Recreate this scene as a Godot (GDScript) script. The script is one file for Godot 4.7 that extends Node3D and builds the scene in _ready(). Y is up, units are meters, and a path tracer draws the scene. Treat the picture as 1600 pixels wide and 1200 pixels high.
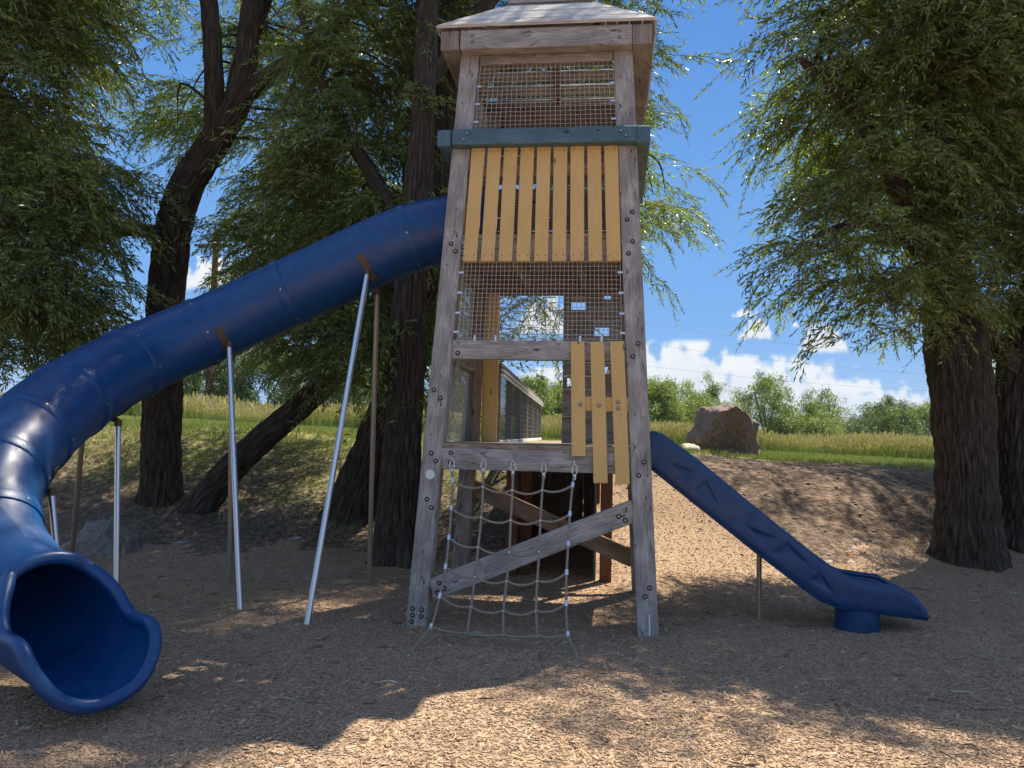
extends Node3D
# A playground tower with a blue tube slide, a straight slide, a rope net and old willows behind it.

var M := {}            # materials
var T := Transform3D() # the tower's frame
var taken := {}
var noise := FastNoiseLite.new()
var bark_noise := FastNoiseLite.new()


class G:
	var v := PackedVector3Array()
	var n := PackedVector3Array()
	var t := PackedVector2Array()
	var c := PackedColorArray()
	var i := PackedInt32Array()
	var col := Color.WHITE

	func vert(p: Vector3, nn: Vector3, uv: Vector2) -> int:
		v.append(p); n.append(nn); t.append(uv); c.append(col)
		return v.size() - 1

	# corners run counter-clockwise seen from outside
	func quad(a: Vector3, b: Vector3, cc: Vector3, d: Vector3, ua := Vector2.ZERO, ub := Vector2.RIGHT, uc := Vector2.ONE, ud := Vector2.DOWN) -> void:
		var nn := (cc - a).cross(d - b)
		if nn.length_squared() < 1e-16:
			return
		nn = nn.normalized()
		var k := vert(a, nn, ua)
		vert(b, nn, ub); vert(cc, nn, uc); vert(d, nn, ud)
		i.append_array(PackedInt32Array([k, k + 2, k + 1, k, k + 3, k + 2]))

	func tri(a: Vector3, b: Vector3, cc: Vector3, ua := Vector2.ZERO, ub := Vector2.RIGHT, uc := Vector2.ONE) -> void:
		var nn := (b - a).cross(cc - a)
		if nn.length_squared() < 1e-18:
			return
		nn = nn.normalized()
		var k := vert(a, nn, ua)
		vert(b, nn, ub); vert(cc, nn, uc)
		i.append_array(PackedInt32Array([k, k + 2, k + 1]))

	func quad_out(a: Vector3, b: Vector3, cc: Vector3, d: Vector3, mid: Vector3, ua := Vector2.ZERO, ub := Vector2.RIGHT, uc := Vector2.ONE, ud := Vector2.DOWN) -> void:
		if (cc - a).cross(d - b).dot((a + b + cc + d) * 0.25 - mid) < 0.0:
			quad(a, d, cc, b, ua, ud, uc, ub)
		else:
			quad(a, b, cc, d, ua, ub, uc, ud)

	# a chamfered bar from a to b: w across, h along up
	func bar(a: Vector3, b: Vector3, w: float, h: float, up := Vector3.UP, ch := 0.004, uo := Vector2.ZERO) -> void:
		var d := (b - a).normalized()
		var s := d.cross(up).normalized()
		var u := s.cross(d)
		var long := a.distance_to(b)
		var mid := (a + b) * 0.5
		var rings := []
		for q in [[0.0, ch], [ch, 0.0], [long - ch, 0.0], [long, ch]]:
			var x: float = w * 0.5 - q[1]
			var y: float = h * 0.5 - q[1]
			var k: float = ch
			var at: Vector3 = a + d * q[0]
			var ring := []
			for p in [[x - k, -y], [x, -y + k], [x, y - k], [x - k, y], [-x + k, y], [-x, y - k], [-x, -y + k], [-x + k, -y]]:
				ring.append(at + s * p[0] + u * p[1])
			rings.append([q[0], ring])
		for r in 3:
			var along0: float = rings[r][0]
			var along1: float = rings[r + 1][0]
			var round := 0.0
			for k in 8:
				var p0: Vector3 = rings[r][1][k]
				var p1: Vector3 = rings[r][1][(k + 1) % 8]
				var p2: Vector3 = rings[r + 1][1][(k + 1) % 8]
				var p3: Vector3 = rings[r + 1][1][k]
				var step := p0.distance_to(p1)
				quad_out(p0, p1, p2, p3, mid, uo + Vector2(along0, round), uo + Vector2(along0, round + step), uo + Vector2(along1, round + step), uo + Vector2(along1, round))
				round += step
		for e in [0, 3]:
			var ring: Array = rings[e][1]
			for k in [[0, 1, 2, 3], [0, 3, 4, 7], [4, 5, 6, 7]]:
				quad_out(ring[k[0]], ring[k[1]], ring[k[2]], ring[k[3]], mid, uo + Vector2(0, 0), uo + Vector2(0.02, 0), uo + Vector2(0.02, h), uo + Vector2(0, h))

	func box(a: Vector3, b: Vector3, w: float, h: float, up := Vector3.UP, uo := Vector2.ZERO) -> void:
		var d := (b - a).normalized()
		var s := d.cross(up).normalized() * w * 0.5
		var u := s.cross(d).normalized() * h * 0.5
		var long := a.distance_to(b)
		var mid := (a + b) * 0.5
		var f := [-s - u, s - u, s + u, -s + u]
		var round := 0.0
		for k in 4:
			var p: Vector3 = f[k]
			var q: Vector3 = f[(k + 1) % 4]
			var step := p.distance_to(q)
			quad_out(a + p, a + q, b + q, b + p, mid, uo + Vector2(0, round), uo + Vector2(0, round + step), uo + Vector2(long, round + step), uo + Vector2(long, round))
			round += step
		quad_out(a + f[0], a + f[1], a + f[2], a + f[3], mid)
		quad_out(b + f[0], b + f[1], b + f[2], b + f[3], mid)

	# a round bar along points; rad is a number or one per point
	func tube(pts: PackedVector3Array, rad, sides := 6, caps := true, uvk := Vector2.ONE) -> void:
		var count := pts.size()
		var d := (pts[1] - pts[0]).normalized()
		var side := d.cross(Vector3.UP if absf(d.y) < 0.9 else Vector3.RIGHT).normalized()
		var along := 0.0
		var first := v.size()
		for k in count:
			var dir := d
			if k > 0 and k < count - 1:
				dir = (pts[k + 1] - pts[k - 1]).normalized()
			elif k == count - 1:
				dir = (pts[k] - pts[k - 1]).normalized()
			if k > 0:
				along += pts[k].distance_to(pts[k - 1])
			side = (side - dir * side.dot(dir)).normalized()
			var up := dir.cross(side)
			var r: float = rad if rad is float else rad[k]
			for j in sides + 1:
				var a := TAU * j / sides
				var o := side * cos(a) + up * sin(a)
				vert(pts[k] + o * r, o, Vector2(along, a / TAU) * uvk)
		for k in count - 1:
			for j in sides:
				var p := first + k * (sides + 1) + j
				var q := p + sides + 1
				i.append_array(PackedInt32Array([p, q, p + 1, p + 1, q, q + 1]))
		if caps:
			for e in [0, count - 1]:
				var dir: Vector3 = (pts[0] - pts[1]).normalized() if e == 0 else (pts[e] - pts[e - 1]).normalized()
				var m := vert(pts[e], dir, Vector2.ZERO)
				var ring := m + 1
				for j in sides + 1:
					vert(v[first + e * (sides + 1) + j], dir, Vector2(v[first + e * (sides + 1) + j].x, v[first + e * (sides + 1) + j].y))
				for j in sides:
					if e == 0:
						i.append_array(PackedInt32Array([m, ring + j, ring + j + 1]))
					else:
						i.append_array(PackedInt32Array([m, ring + j + 1, ring + j]))

	# a grid of points, rows of equal length, with smooth normals
	func sheet(rows: Array, uvs: Array = [], cols: Array = []) -> void:
		var h := rows.size()
		var w: int = rows[0].size()
		var first := v.size()
		for y in h:
			for x in w:
				var dx: Vector3 = rows[y][mini(x + 1, w - 1)] - rows[y][maxi(x - 1, 0)]
				var dy: Vector3 = rows[mini(y + 1, h - 1)][x] - rows[maxi(y - 1, 0)][x]
				v.append(rows[y][x])
				n.append(dx.cross(dy).normalized())
				t.append(uvs[y][x] if uvs else Vector2(float(x) / w, float(y) / h))
				c.append(cols[y][x] if cols else col)
		for y in h - 1:
			for x in w - 1:
				var p := first + y * w + x
				i.append_array(PackedInt32Array([p, p + w, p + 1, p + 1, p + w, p + w + 1]))

	func mesh(m: Material = null, into: ArrayMesh = null) -> ArrayMesh:
		var a := []
		a.resize(Mesh.ARRAY_MAX)
		a[Mesh.ARRAY_VERTEX] = v
		a[Mesh.ARRAY_NORMAL] = n
		a[Mesh.ARRAY_TEX_UV] = t
		a[Mesh.ARRAY_COLOR] = c
		a[Mesh.ARRAY_INDEX] = i
		var am := into if into else ArrayMesh.new()
		am.add_surface_from_arrays(Mesh.PRIMITIVE_TRIANGLES, a)
		am.surface_set_material(am.get_surface_count() - 1, m)
		return am


# ---------------------------------------------------------------- nodes
func numbered(called: String) -> String:
	taken[called] = taken.get(called, -1) + 1
	return called if taken[called] == 0 else "%s_%03d" % [called, taken[called]]

func tag(o: Node, label: String, category: String, group := "", kind := "") -> void:
	if label: o.set_meta("label", label)
	if category: o.set_meta("category", category)
	if group: o.set_meta("group", group)
	if kind: o.set_meta("kind", kind)

func thing(called: String, label: String, category: String, at := Transform3D(), group := "") -> Node3D:
	var o := Node3D.new()
	o.name = numbered(called)
	o.transform = at
	add_child(o)
	tag(o, label, category, group)
	return o

func obj(called: String, shape, m: Material, parent: Node = null) -> MeshInstance3D:
	var o := MeshInstance3D.new()
	o.name = called if parent else numbered(called)
	o.mesh = shape.mesh(m) if shape is G else shape
	if m: o.material_override = m
	(parent if parent else self).add_child(o, true)
	return o

func copies(called: String, shape: Mesh, m: Material, list: Array, colors: PackedColorArray, parent: Node = null) -> MultiMeshInstance3D:
	var mm := MultiMesh.new()
	mm.transform_format = MultiMesh.TRANSFORM_3D
	mm.use_colors = colors.size() > 0
	mm.mesh = shape
	mm.instance_count = list.size()
	for k in list.size():
		mm.set_instance_transform(k, list[k])
		if colors.size():
			mm.set_instance_color(k, colors[k])
	var o := MultiMeshInstance3D.new()
	o.name = called if parent else numbered(called)
	o.multimesh = mm
	o.material_override = m
	o.set_meta("kind", "stuff")
	(parent if parent else self).add_child(o, true)
	return o

func spline(p: Array, steps: int) -> PackedVector3Array:
	var out := PackedVector3Array()
	for k in p.size() - 1:
		var a: Vector3 = p[maxi(k - 1, 0)]
		var b: Vector3 = p[k]
		var c: Vector3 = p[k + 1]
		var d: Vector3 = p[mini(k + 2, p.size() - 1)]
		for s in steps:
			out.append(b.cubic_interpolate(c, a, d, float(s) / steps))
	out.append(p[-1])
	return out

func lin(r: float, g: float, b: float) -> Color:
	return Color(r, g, b).linear_to_srgb()

func sstep(a: float, b: float, x: float) -> float:
	return smoothstep(a, b, x)


# ---------------------------------------------------------------- materials
func wood_image(w: int, h: int, sd: int, dark: Color, light: Color, cracks: float, knots: int) -> Array:
	var f := FastNoiseLite.new()
	f.seed = sd
	f.noise_type = FastNoiseLite.TYPE_SIMPLEX
	f.fractal_octaves = 3
	f.frequency = 0.01
	var rng := RandomNumberGenerator.new()
	rng.seed = sd
	var kn := []
	for k in knots:
		kn.append([rng.randf() * w, rng.randf() * h, rng.randf_range(5, 11)])
	var im := Image.create(w, h, false, Image.FORMAT_RGB8)
	var hm := Image.create(w, h, false, Image.FORMAT_RGB8)
	for y in h:
		for x in w:
			var yy := float(y)
			var spot := 0.0
			for k in kn:
				var dx: float = (x - k[0]) / (k[2] * 2.6)
				var dy: float = (y - k[1]) / k[2]
				var q := dx * dx + dy * dy
				if q < 9.0:
					yy += (k[2] * 1.6 * signf(dy) * exp(-q * 0.7))
					spot = maxf(spot, 1.0 - sstep(0.25, 0.6, q * (2.2 if absf(dx) < 0.5 else 1.4)))
			var wav := f.get_noise_2d(x * 0.35, yy * 1.4) * 22.0
			var ring := 0.5 + 0.5 * sin((yy + wav) * 0.30)
			var fine := f.get_noise_2d(x * 0.8 + 500.0, yy * 26.0)
			var broad := f.get_noise_2d(x * 0.5 + 900.0, yy * 1.1 + 77.0)
			var val := 0.52 + 0.20 * (ring - 0.5) + 0.34 * fine + 0.38 * broad
			var crack := 0.0
			if cracks > 0.0:
				var cl := absf(f.get_noise_2d(x * 0.22 + 3000.0, yy * 2.6))
				var where := f.get_noise_2d(x * 0.4 + 7000.0, yy * 1.2)
				crack = (1.0 - sstep(0.0, 0.035, cl)) * sstep(0.0, 0.25, where) * cracks
			val = clampf(val, 0.0, 1.0)
			var c := dark.lerp(light, val)
			c = c.lerp(dark.darkened(0.45), spot * 0.75)
			c = c.lerp(dark.darkened(0.7), crack)
			im.set_pixel(x, y, c)
			var hh := clampf(0.55 + 0.25 * fine + 0.15 * (ring - 0.5) - 0.5 * crack, 0, 1)
			hm.set_pixel(x, y, Color(hh, hh, hh))
	var nm: Image = hm.duplicate()
	nm.bump_map_to_normal_map(2.0)
	im.generate_mipmaps()
	return [ImageTexture.create_from_image(im), ImageTexture.create_from_image(nm)]

func mat(color: Color, rough: float, metal := 0.0) -> StandardMaterial3D:
	var m := StandardMaterial3D.new()
	m.albedo_color = color
	m.roughness = rough
	m.metallic = metal
	return m

func wood_mat(tex: Array, rough: float, scale := Vector3(0.8, 1.6, 1.0), bump := 0.7, tint := Color.WHITE) -> StandardMaterial3D:
	var m := mat(tint, rough)
	m.albedo_texture = tex[0]
	m.normal_enabled = true
	m.normal_texture = tex[1]
	m.normal_scale = bump
	m.uv1_scale = scale
	m.metallic_specular = 0.3
	return m

func chip_image(size: int, sd: int, n: int) -> Array:
	var rng := RandomNumberGenerator.new()
	rng.seed = sd
	var im := Image.create(size, size, false, Image.FORMAT_RGB8)
	var hm := Image.create(size, size, false, Image.FORMAT_RGB8)
	im.fill(lin(0.15, 0.10, 0.065))
	hm.fill(Color(0.2, 0.2, 0.2))
	for k in n:
		var long := rng.randf_range(5, 30) * (1.0 if rng.randf() < 0.8 else 1.7)
		var wide := rng.randf_range(2.0, 5.5)
		var a := rng.randf() * TAU
		var cx := rng.randf() * size
		var cy := rng.randf() * size
		var b := rng.randf_range(0.5, 1.25)
		var c := Color(0.42 * b, (0.30 + rng.randf_range(-0.02, 0.02)) * b, (0.195 + rng.randf_range(-0.02, 0.035)) * b).linear_to_srgb()
		var hh := 0.25 + 0.7 * float(k) / n * rng.randf_range(0.7, 1.0)
		var ca := cos(a)
		var sa := sin(a)
		var u := -long * 0.5
		while u < long * 0.5:
			var w := -wide * 0.5
			while w < wide * 0.5:
				var x := posmod(int(cx + u * ca - w * sa), size)
				var y := posmod(int(cy + u * sa + w * ca), size)
				im.set_pixel(x, y, c)
				hm.set_pixel(x, y, Color(hh, hh, hh))
				w += 0.8
			u += 0.8
	hm.bump_map_to_normal_map(3.0)
	return [ImageTexture.create_from_image(im), ImageTexture.create_from_image(hm)]

func noise_tex(size: int, freq: float, lo: Color, hi: Color, normal := false, sd := 1, octaves := 5) -> NoiseTexture2D:
	var f := FastNoiseLite.new()
	f.seed = sd
	f.frequency = freq
	f.fractal_octaves = octaves
	f.noise_type = FastNoiseLite.TYPE_SIMPLEX_SMOOTH
	var t := NoiseTexture2D.new()
	t.width = size
	t.height = size
	t.seamless = true
	t.noise = f
	if normal:
		t.as_normal_map = true
		t.bump_strength = 6.0
	else:
		var g := Gradient.new()
		g.set_color(0, lo)
		g.set_color(1, hi)
		t.color_ramp = g
	return t

func materials() -> void:
	var grey := wood_image(640, 320, 11, lin(0.205, 0.18, 0.158), lin(0.48, 0.445, 0.41), 0.9, 7)
	M.grey = wood_mat(grey, 0.82)
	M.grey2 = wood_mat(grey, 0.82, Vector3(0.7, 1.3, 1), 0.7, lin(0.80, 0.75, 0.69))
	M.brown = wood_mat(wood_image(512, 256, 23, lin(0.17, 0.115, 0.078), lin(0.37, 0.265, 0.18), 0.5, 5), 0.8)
	M.red = wood_mat(wood_image(256, 128, 29, lin(0.10, 0.045, 0.028), lin(0.19, 0.09, 0.055), 0.3, 2), 0.8)
	M.dark = wood_mat(wood_image(256, 128, 31, lin(0.030, 0.024, 0.020), lin(0.065, 0.050, 0.040), 0.3, 2), 0.85)
	M.deck = wood_mat(grey, 0.8, Vector3(0.8, 1.6, 1), 0.7, lin(0.95, 0.80, 0.62))
	M.roof = wood_mat(wood_image(512, 256, 17, lin(0.40, 0.37, 0.335), lin(0.63, 0.60, 0.56), 0.5, 4), 0.85, Vector3(0.6, 1.2, 1), 0.6)
	M.yellow = wood_mat(wood_image(512, 256, 41, lin(0.61, 0.39, 0.14), lin(0.70, 0.455, 0.175), 0.0, 3), 0.55, Vector3(0.7, 1.4, 1), 0.25)
	M.teal = wood_mat(wood_image(512, 256, 43, lin(0.06, 0.115, 0.14), lin(0.115, 0.19, 0.225), 0.0, 4), 0.5, Vector3(0.8, 1.6, 1), 0.35)
	M.blue = mat(lin(0.005, 0.066, 0.215), 0.32)
	M.blue.roughness_texture = noise_tex(256, 0.02, Color(0.25, 0.25, 0.25), Color(0.55, 0.55, 0.55), false, 5)
	M.blue.roughness = 1.0
	var worn := noise_tex(512, 0.012, Color(0.84, 0.88, 0.90), Color(1, 1, 1), false, 6, 6)
	worn.color_ramp.add_point(0.62, Color(0.87, 0.90, 0.91))
	worn.color_ramp.add_point(0.74, Color(0.98, 0.99, 1.0))
	M.blue.albedo_texture = worn
	M.blue.uv1_triplanar = true
	M.blue.uv1_scale = Vector3(1.3, 1.3, 1.3)
	M.blue_shaded = M.blue.duplicate()
	M.blue_shaded.albedo_color = lin(0.005, 0.052, 0.155)  # the tube's blue, darkened to put the straight slide's shade into its colour
	M.blue_in = mat(lin(0.004, 0.052, 0.165), 0.45)
	M.galv = mat(lin(0.62, 0.63, 0.65), 0.38, 1.0)
	M.pole = mat(lin(0.66, 0.66, 0.67), 0.34, 1.0)
	M.pole_worn = mat(lin(0.36, 0.30, 0.23), 0.5, 0.8)
	M.bracket = mat(lin(0.12, 0.09, 0.065), 0.6, 0.6)
	M.wire = mat(lin(0.50, 0.46, 0.39), 0.5, 0.25)
	M.screen = mat(lin(0.17, 0.17, 0.165), 0.55, 0.4)
	M.bolt = mat(lin(0.30, 0.29, 0.28), 0.4, 0.9)
	M.bore = mat(lin(0.02, 0.018, 0.016), 0.9)
	M.rope = mat(lin(0.27, 0.235, 0.18), 0.9)
	M.rope.normal_enabled = true
	M.rope.normal_texture = noise_tex(128, 0.06, Color.BLACK, Color.WHITE, true, 8)
	M.rope.uv1_scale = Vector3(30, 2, 1)
	M.white = mat(lin(0.72, 0.72, 0.70), 0.6)
	M.black = mat(lin(0.02, 0.02, 0.02), 0.5)
	var ch := chip_image(1024, 5, 26000)
	M.mulch = mat(Color.WHITE, 0.95)
	M.mulch.albedo_texture = ch[0]
	M.mulch.normal_enabled = true
	M.mulch.normal_texture = ch[1]
	M.mulch.normal_scale = 0.9
	M.mulch.uv1_scale = Vector3(1.6, 1.6, 1)
	M.mulch.vertex_color_use_as_albedo = true
	M.mulch.metallic_specular = 0.2
	M.soil = mat(Color.WHITE, 0.97)
	M.soil.albedo_texture = noise_tex(512, 0.03, Color(0.55, 0.55, 0.55), Color(1, 1, 1), false, 3, 6)
	M.soil.normal_enabled = true
	M.soil.normal_texture = noise_tex(512, 0.05, Color.BLACK, Color.WHITE, true, 4, 5)
	M.soil.uv1_scale = Vector3(0.5, 0.5, 1)
	M.soil.vertex_color_use_as_albedo = true
	M.soil.metallic_specular = 0.2
	M.chip = mat(Color.WHITE, 0.9)
	M.chip.vertex_color_use_as_albedo = true
	M.chip.metallic_specular = 0.25
	M.bark = mat(Color.WHITE, 0.95)
	M.bark.vertex_color_use_as_albedo = true
	M.bark.albedo_texture = noise_tex(512, 0.02, Color(0.6, 0.58, 0.55), Color(1, 1, 1), false, 9, 6)
	M.bark.normal_enabled = true
	M.bark.normal_texture = noise_tex(512, 0.03, Color.BLACK, Color.WHITE, true, 10, 6)
	M.bark.uv1_scale = Vector3(4.0, 1.0, 1)
	M.bark.metallic_specular = 0.2
	M.leaf = mat(Color.WHITE, 0.28)
	M.leaf.vertex_color_use_as_albedo = true
	M.leaf.backlight_enabled = true
	M.leaf.backlight = Color(0.93, 1.0, 0.55)
	M.leaf.metallic_specular = 0.5
	M.far_leaf = mat(Color.WHITE, 0.6)
	M.far_leaf.vertex_color_use_as_albedo = true
	M.far_leaf.backlight_enabled = true
	M.far_leaf.backlight = Color(0.75, 0.8, 0.5)
	M.grass = mat(Color.WHITE, 0.7)
	M.grass.vertex_color_use_as_albedo = true
	M.grass.backlight_enabled = true
	M.grass.backlight = Color(0.6, 0.65, 0.4)
	M.rock = mat(Color.WHITE, 0.92)
	M.rock.albedo_texture = noise_tex(512, 0.025, lin(0.105, 0.074, 0.06), lin(0.31, 0.23, 0.19), false, 14, 6)
	M.rock.normal_enabled = true
	M.rock.normal_texture = noise_tex(512, 0.03, Color.BLACK, Color.WHITE, true, 15, 6)
	M.rock.uv1_triplanar = true
	M.rock.uv1_scale = Vector3(1.1, 1.1, 1.1)
	M.stone = mat(lin(0.42, 0.36, 0.28), 0.9)
	M.grey_rock = M.rock.duplicate()
	M.grey_rock.albedo_texture = noise_tex(512, 0.025, lin(0.13, 0.115, 0.10), lin(0.30, 0.27, 0.235), false, 16, 6)
	M.hill = mat(lin(0.13, 0.125, 0.07), 1.0)


# ---------------------------------------------------------------- sky
func cloud_sprite(w: int, h: int, sd: int) -> Image:
	var f := FastNoiseLite.new()
	f.seed = sd
	f.noise_type = FastNoiseLite.TYPE_SIMPLEX_SMOOTH
	f.frequency = 0.02
	f.fractal_octaves = 5
	var im := Image.create(w, h, false, Image.FORMAT_RGBA8)
	var big := 60.0 / h
	for y in h:
		var up := 1.0 - float(y) / h          # 1 at the top
		for x in w:
			var xn := (float(x) / w - 0.5) * 2.0
			var lump := f.get_noise_2d(x * big * 0.5 + 400.0, 40.0) * 0.5
			var e := (1.0 - pow(absf(xn), 2.2)) * (0.82 + lump * 1.25) - up * 0.82
			var base := sstep(0.06, 0.20, up + 0.10 * f.get_noise_2d(x * big * 1.5, 900.0))
			var b := f.get_noise_2d(x * big * 1.5, y * big * 1.9)
			var a := sstep(-0.08, 0.30, e + b * 0.62) * base
			a *= sstep(1.0, 0.86, absf(xn)) * sstep(1.0, 0.9, up)
			if a <= 0.003:
				continue
			var sh := clampf(0.62 + 0.42 * up + 0.30 * f.get_noise_2d(x * big * 1.4 + 7.0, y * big * 1.8 - 12.0), 0.0, 1.0)
			im.set_pixel(x, y, Color(0.80, 0.855, 0.93).lerp(Color(1, 1, 1), sh) * Color(1, 1, 1, a))
	return im

func sky_panorama() -> ImageTexture:
	var W := 4096
	var H := 2048
	var strip := Image.create(1, H, false, Image.FORMAT_RGB8)
	for y in H:
		var el := 90.0 - (y + 0.5) / H * 180.0
		var c := Color(0.70, 0.82, 0.94)
		if el > 0.0:
			c = Color(0.68, 0.81, 0.95).lerp(Color(0.49, 0.705, 0.955), sstep(0.0, 9.0, el)).lerp(Color(0.36, 0.585, 0.88), sstep(6.0, 32.0, el)).lerp(Color(0.30, 0.47, 0.74), sstep(30.0, 90.0, el))
		strip.set_pixel(0, y, c)
	strip.resize(W, H, Image.INTERPOLATE_NEAREST)
	strip.convert(Image.FORMAT_RGBA8)
	var rng := RandomNumberGenerator.new()
	rng.seed = 77
	var kinds := []
	for k in 7:
		kinds.append(cloud_sprite([300, 420, 240, 520, 160, 360, 200][k], [70, 90, 80, 100, 60, 64, 50][k], 100 + k))
	# [azimuth right of the view, elevation of the base, width, height in degrees, kind]
	var seen := [
		[12.0, 2.2, 13.0, 4.6, 1], [17.5, 1.6, 15.0, 4.2, 3], [14.5, 0.6, 14.0, 2.6, 5], [22.0, 0.8, 14.0, 3.0, 1], [22.5, 1.5, 12.0, 2.6, 5], [27.0, 0.9, 11.0, 2.0, 3], [10.5, 1.2, 10.0, 1.8, 5],
		[2.2, 6.6, 5.2, 3.2, 0], [3.0, 3.2, 7.0, 1.5, 5], [2.0, 1.8, 8.0, 1.2, 3], [15.8, 8.0, 2.3, 0.7, 6], [16.4, 6.5, 2.4, 1.6, 2], [20.6, 5.4, 3.6, 2.4, 0],
		[18.9, 7.3, 0.7, 0.4, 4], [20.0, 7.2, 0.9, 0.45, 6], [12.6, 1.3, 1.8, 0.9, 2],
		[-17.0, 4.2, 6.0, 2.6, 1], [-20.5, 8.6, 5.0, 2.6, 2], [-8.0, 3.2, 8.0, 3.0, 3], [-26.0, 2.6, 9.0, 3.2, 0], [31.0, 3.0, 8.0, 2.8, 1]]
	var all := seen.duplicate()
	for k in 70:
		var az := rng.randf_range(36.0, 324.0)
		var el: float = rng.randf_range(0.6, 5.0) if k < 52 else rng.randf_range(6.0, 22.0)
		var w: float = rng.randf_range(5.0, 13.0) if k < 52 else rng.randf_range(3.0, 9.0)
		all.append([az, el, w, w * rng.randf_range(0.2, 0.38), k % 7])
	# cumulus added outside the view to brighten and whiten the shade fill
	for k in 120:
		var az := rng.randf_range(-180.0, 180.0)
		var el := rad_to_deg(asin(rng.randf_range(0.14, 0.97)))
		if absf(az) < 48.0 and el < 40.0:
			continue
		var w := rng.randf_range(9.0, 20.0)
		all.append([az, el, w / maxf(0.25, cos(deg_to_rad(el))), w * rng.randf_range(0.35, 0.6), k % 7])
	all.sort_custom(func(a, b): return a[1] > b[1])
	for c in all:
		var sp: Image = kinds[c[4]].duplicate()
		var w := maxi(4, int(c[2] / 360.0 * W))
		var h := maxi(4, int(c[3] / 180.0 * H))
		sp.resize(w, h, Image.INTERPOLATE_CUBIC)
		var x := int(c[0] / 360.0 * W) - w / 2
		w = mini(w, W / 2)
		sp.resize(w, h, Image.INTERPOLATE_CUBIC)
		var y := maxi(0, int((0.5 - c[1] / 180.0) * H) - h)
		strip.blend_rect(sp, Rect2i(0, 0, w, h), Vector2i(posmod(x, W), y))
		if posmod(x, W) + w > W:
			strip.blend_rect(sp, Rect2i(0, 0, w, h), Vector2i(posmod(x, W) - W, y))
	strip.convert(Image.FORMAT_RGB8)
	return ImageTexture.create_from_image(strip)


# ---------------------------------------------------------------- ground
func field_height(x: float) -> float:
	return clampf(1.16 - 0.032 * x, 0.55, 1.75)

func ground_y(x: float, z: float) -> float:
	var d := -z
	var start := 8.4 + 0.5 * noise.get_noise_2d(x * 12.0, 5.0)
	var stop := 13.4 - 1.2 * sstep(-1.0, 3.0, x) + 0.9 * noise.get_noise_2d(x * 9.0, 50.0)
	var t := sstep(start, stop, d)
	var y := field_height(x) * t
	y += 0.10 * noise.get_noise_2d(x * 22.0, z * 22.0) * sstep(8.0, 10.0, d) * (1.0 - 0.7 * sstep(16.0, 24.0, d))
	y += 0.035 * noise.get_noise_2d(x * 45.0 + 99.0, z * 45.0) * (1.0 - sstep(9.0, 20.0, d))
	if d < 9.0:
		for q in feet:
			var r2: float = (x - q.x) * (x - q.x) + (z - q.y) * (z - q.y)
			if r2 < 0.16:
				y += 0.04 * exp(-r2 / 0.03) * (0.7 + 0.6 * noise.get_noise_2d(x * 160.0, z * 160.0))
	# hollows scuffed out below the net and the slides
	for q in [[-0.1, -4.75, 0.5, 0.03], [-1.55, -3.45, 0.5, 0.06], [3.35, -5.35, 0.5, 0.06]]:
		var r := Vector2(x - q[0], z - q[1]).length() / float(q[2])
		if r < 2.0:
			y += q[3] * (-exp(-r * r * 2.5) + 0.45 * exp(-pow(r - 1.15, 2.0) * 9.0))
	# the eroded bank below the right willow
	y += 0.07 * absf(noise.get_noise_2d(x * 75.0, z * 60.0)) * sstep(2.6, 3.4, x) * sstep(8.4, 9.2, d) * (1.0 - sstep(11.0, 12.0, d))
	return y

var feet := [Vector2(-0.62, -5.90), Vector2(0.97, -5.72), Vector2(-0.42, -7.30), Vector2(1.12, -7.12), Vector2(-1.39, -5.75), Vector2(-1.19, -7.2), Vector2(-1.91, -6.05), Vector2(-2.35, -7.1), Vector2(-2.72, -5.85), Vector2(1.70, -6.26), Vector2(-1.1, -8.5)]
func mulch_edge(x: float) -> float:
	return 9.0 + 0.9 * noise.get_noise_2d(x * 25.0, 7.0) + 0.7 * noise.get_noise_2d(x * 90.0, 70.0) + 3.6 * sstep(0.3, 1.1, x) * (1.0 - sstep(2.1, 3.4, x))

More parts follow.
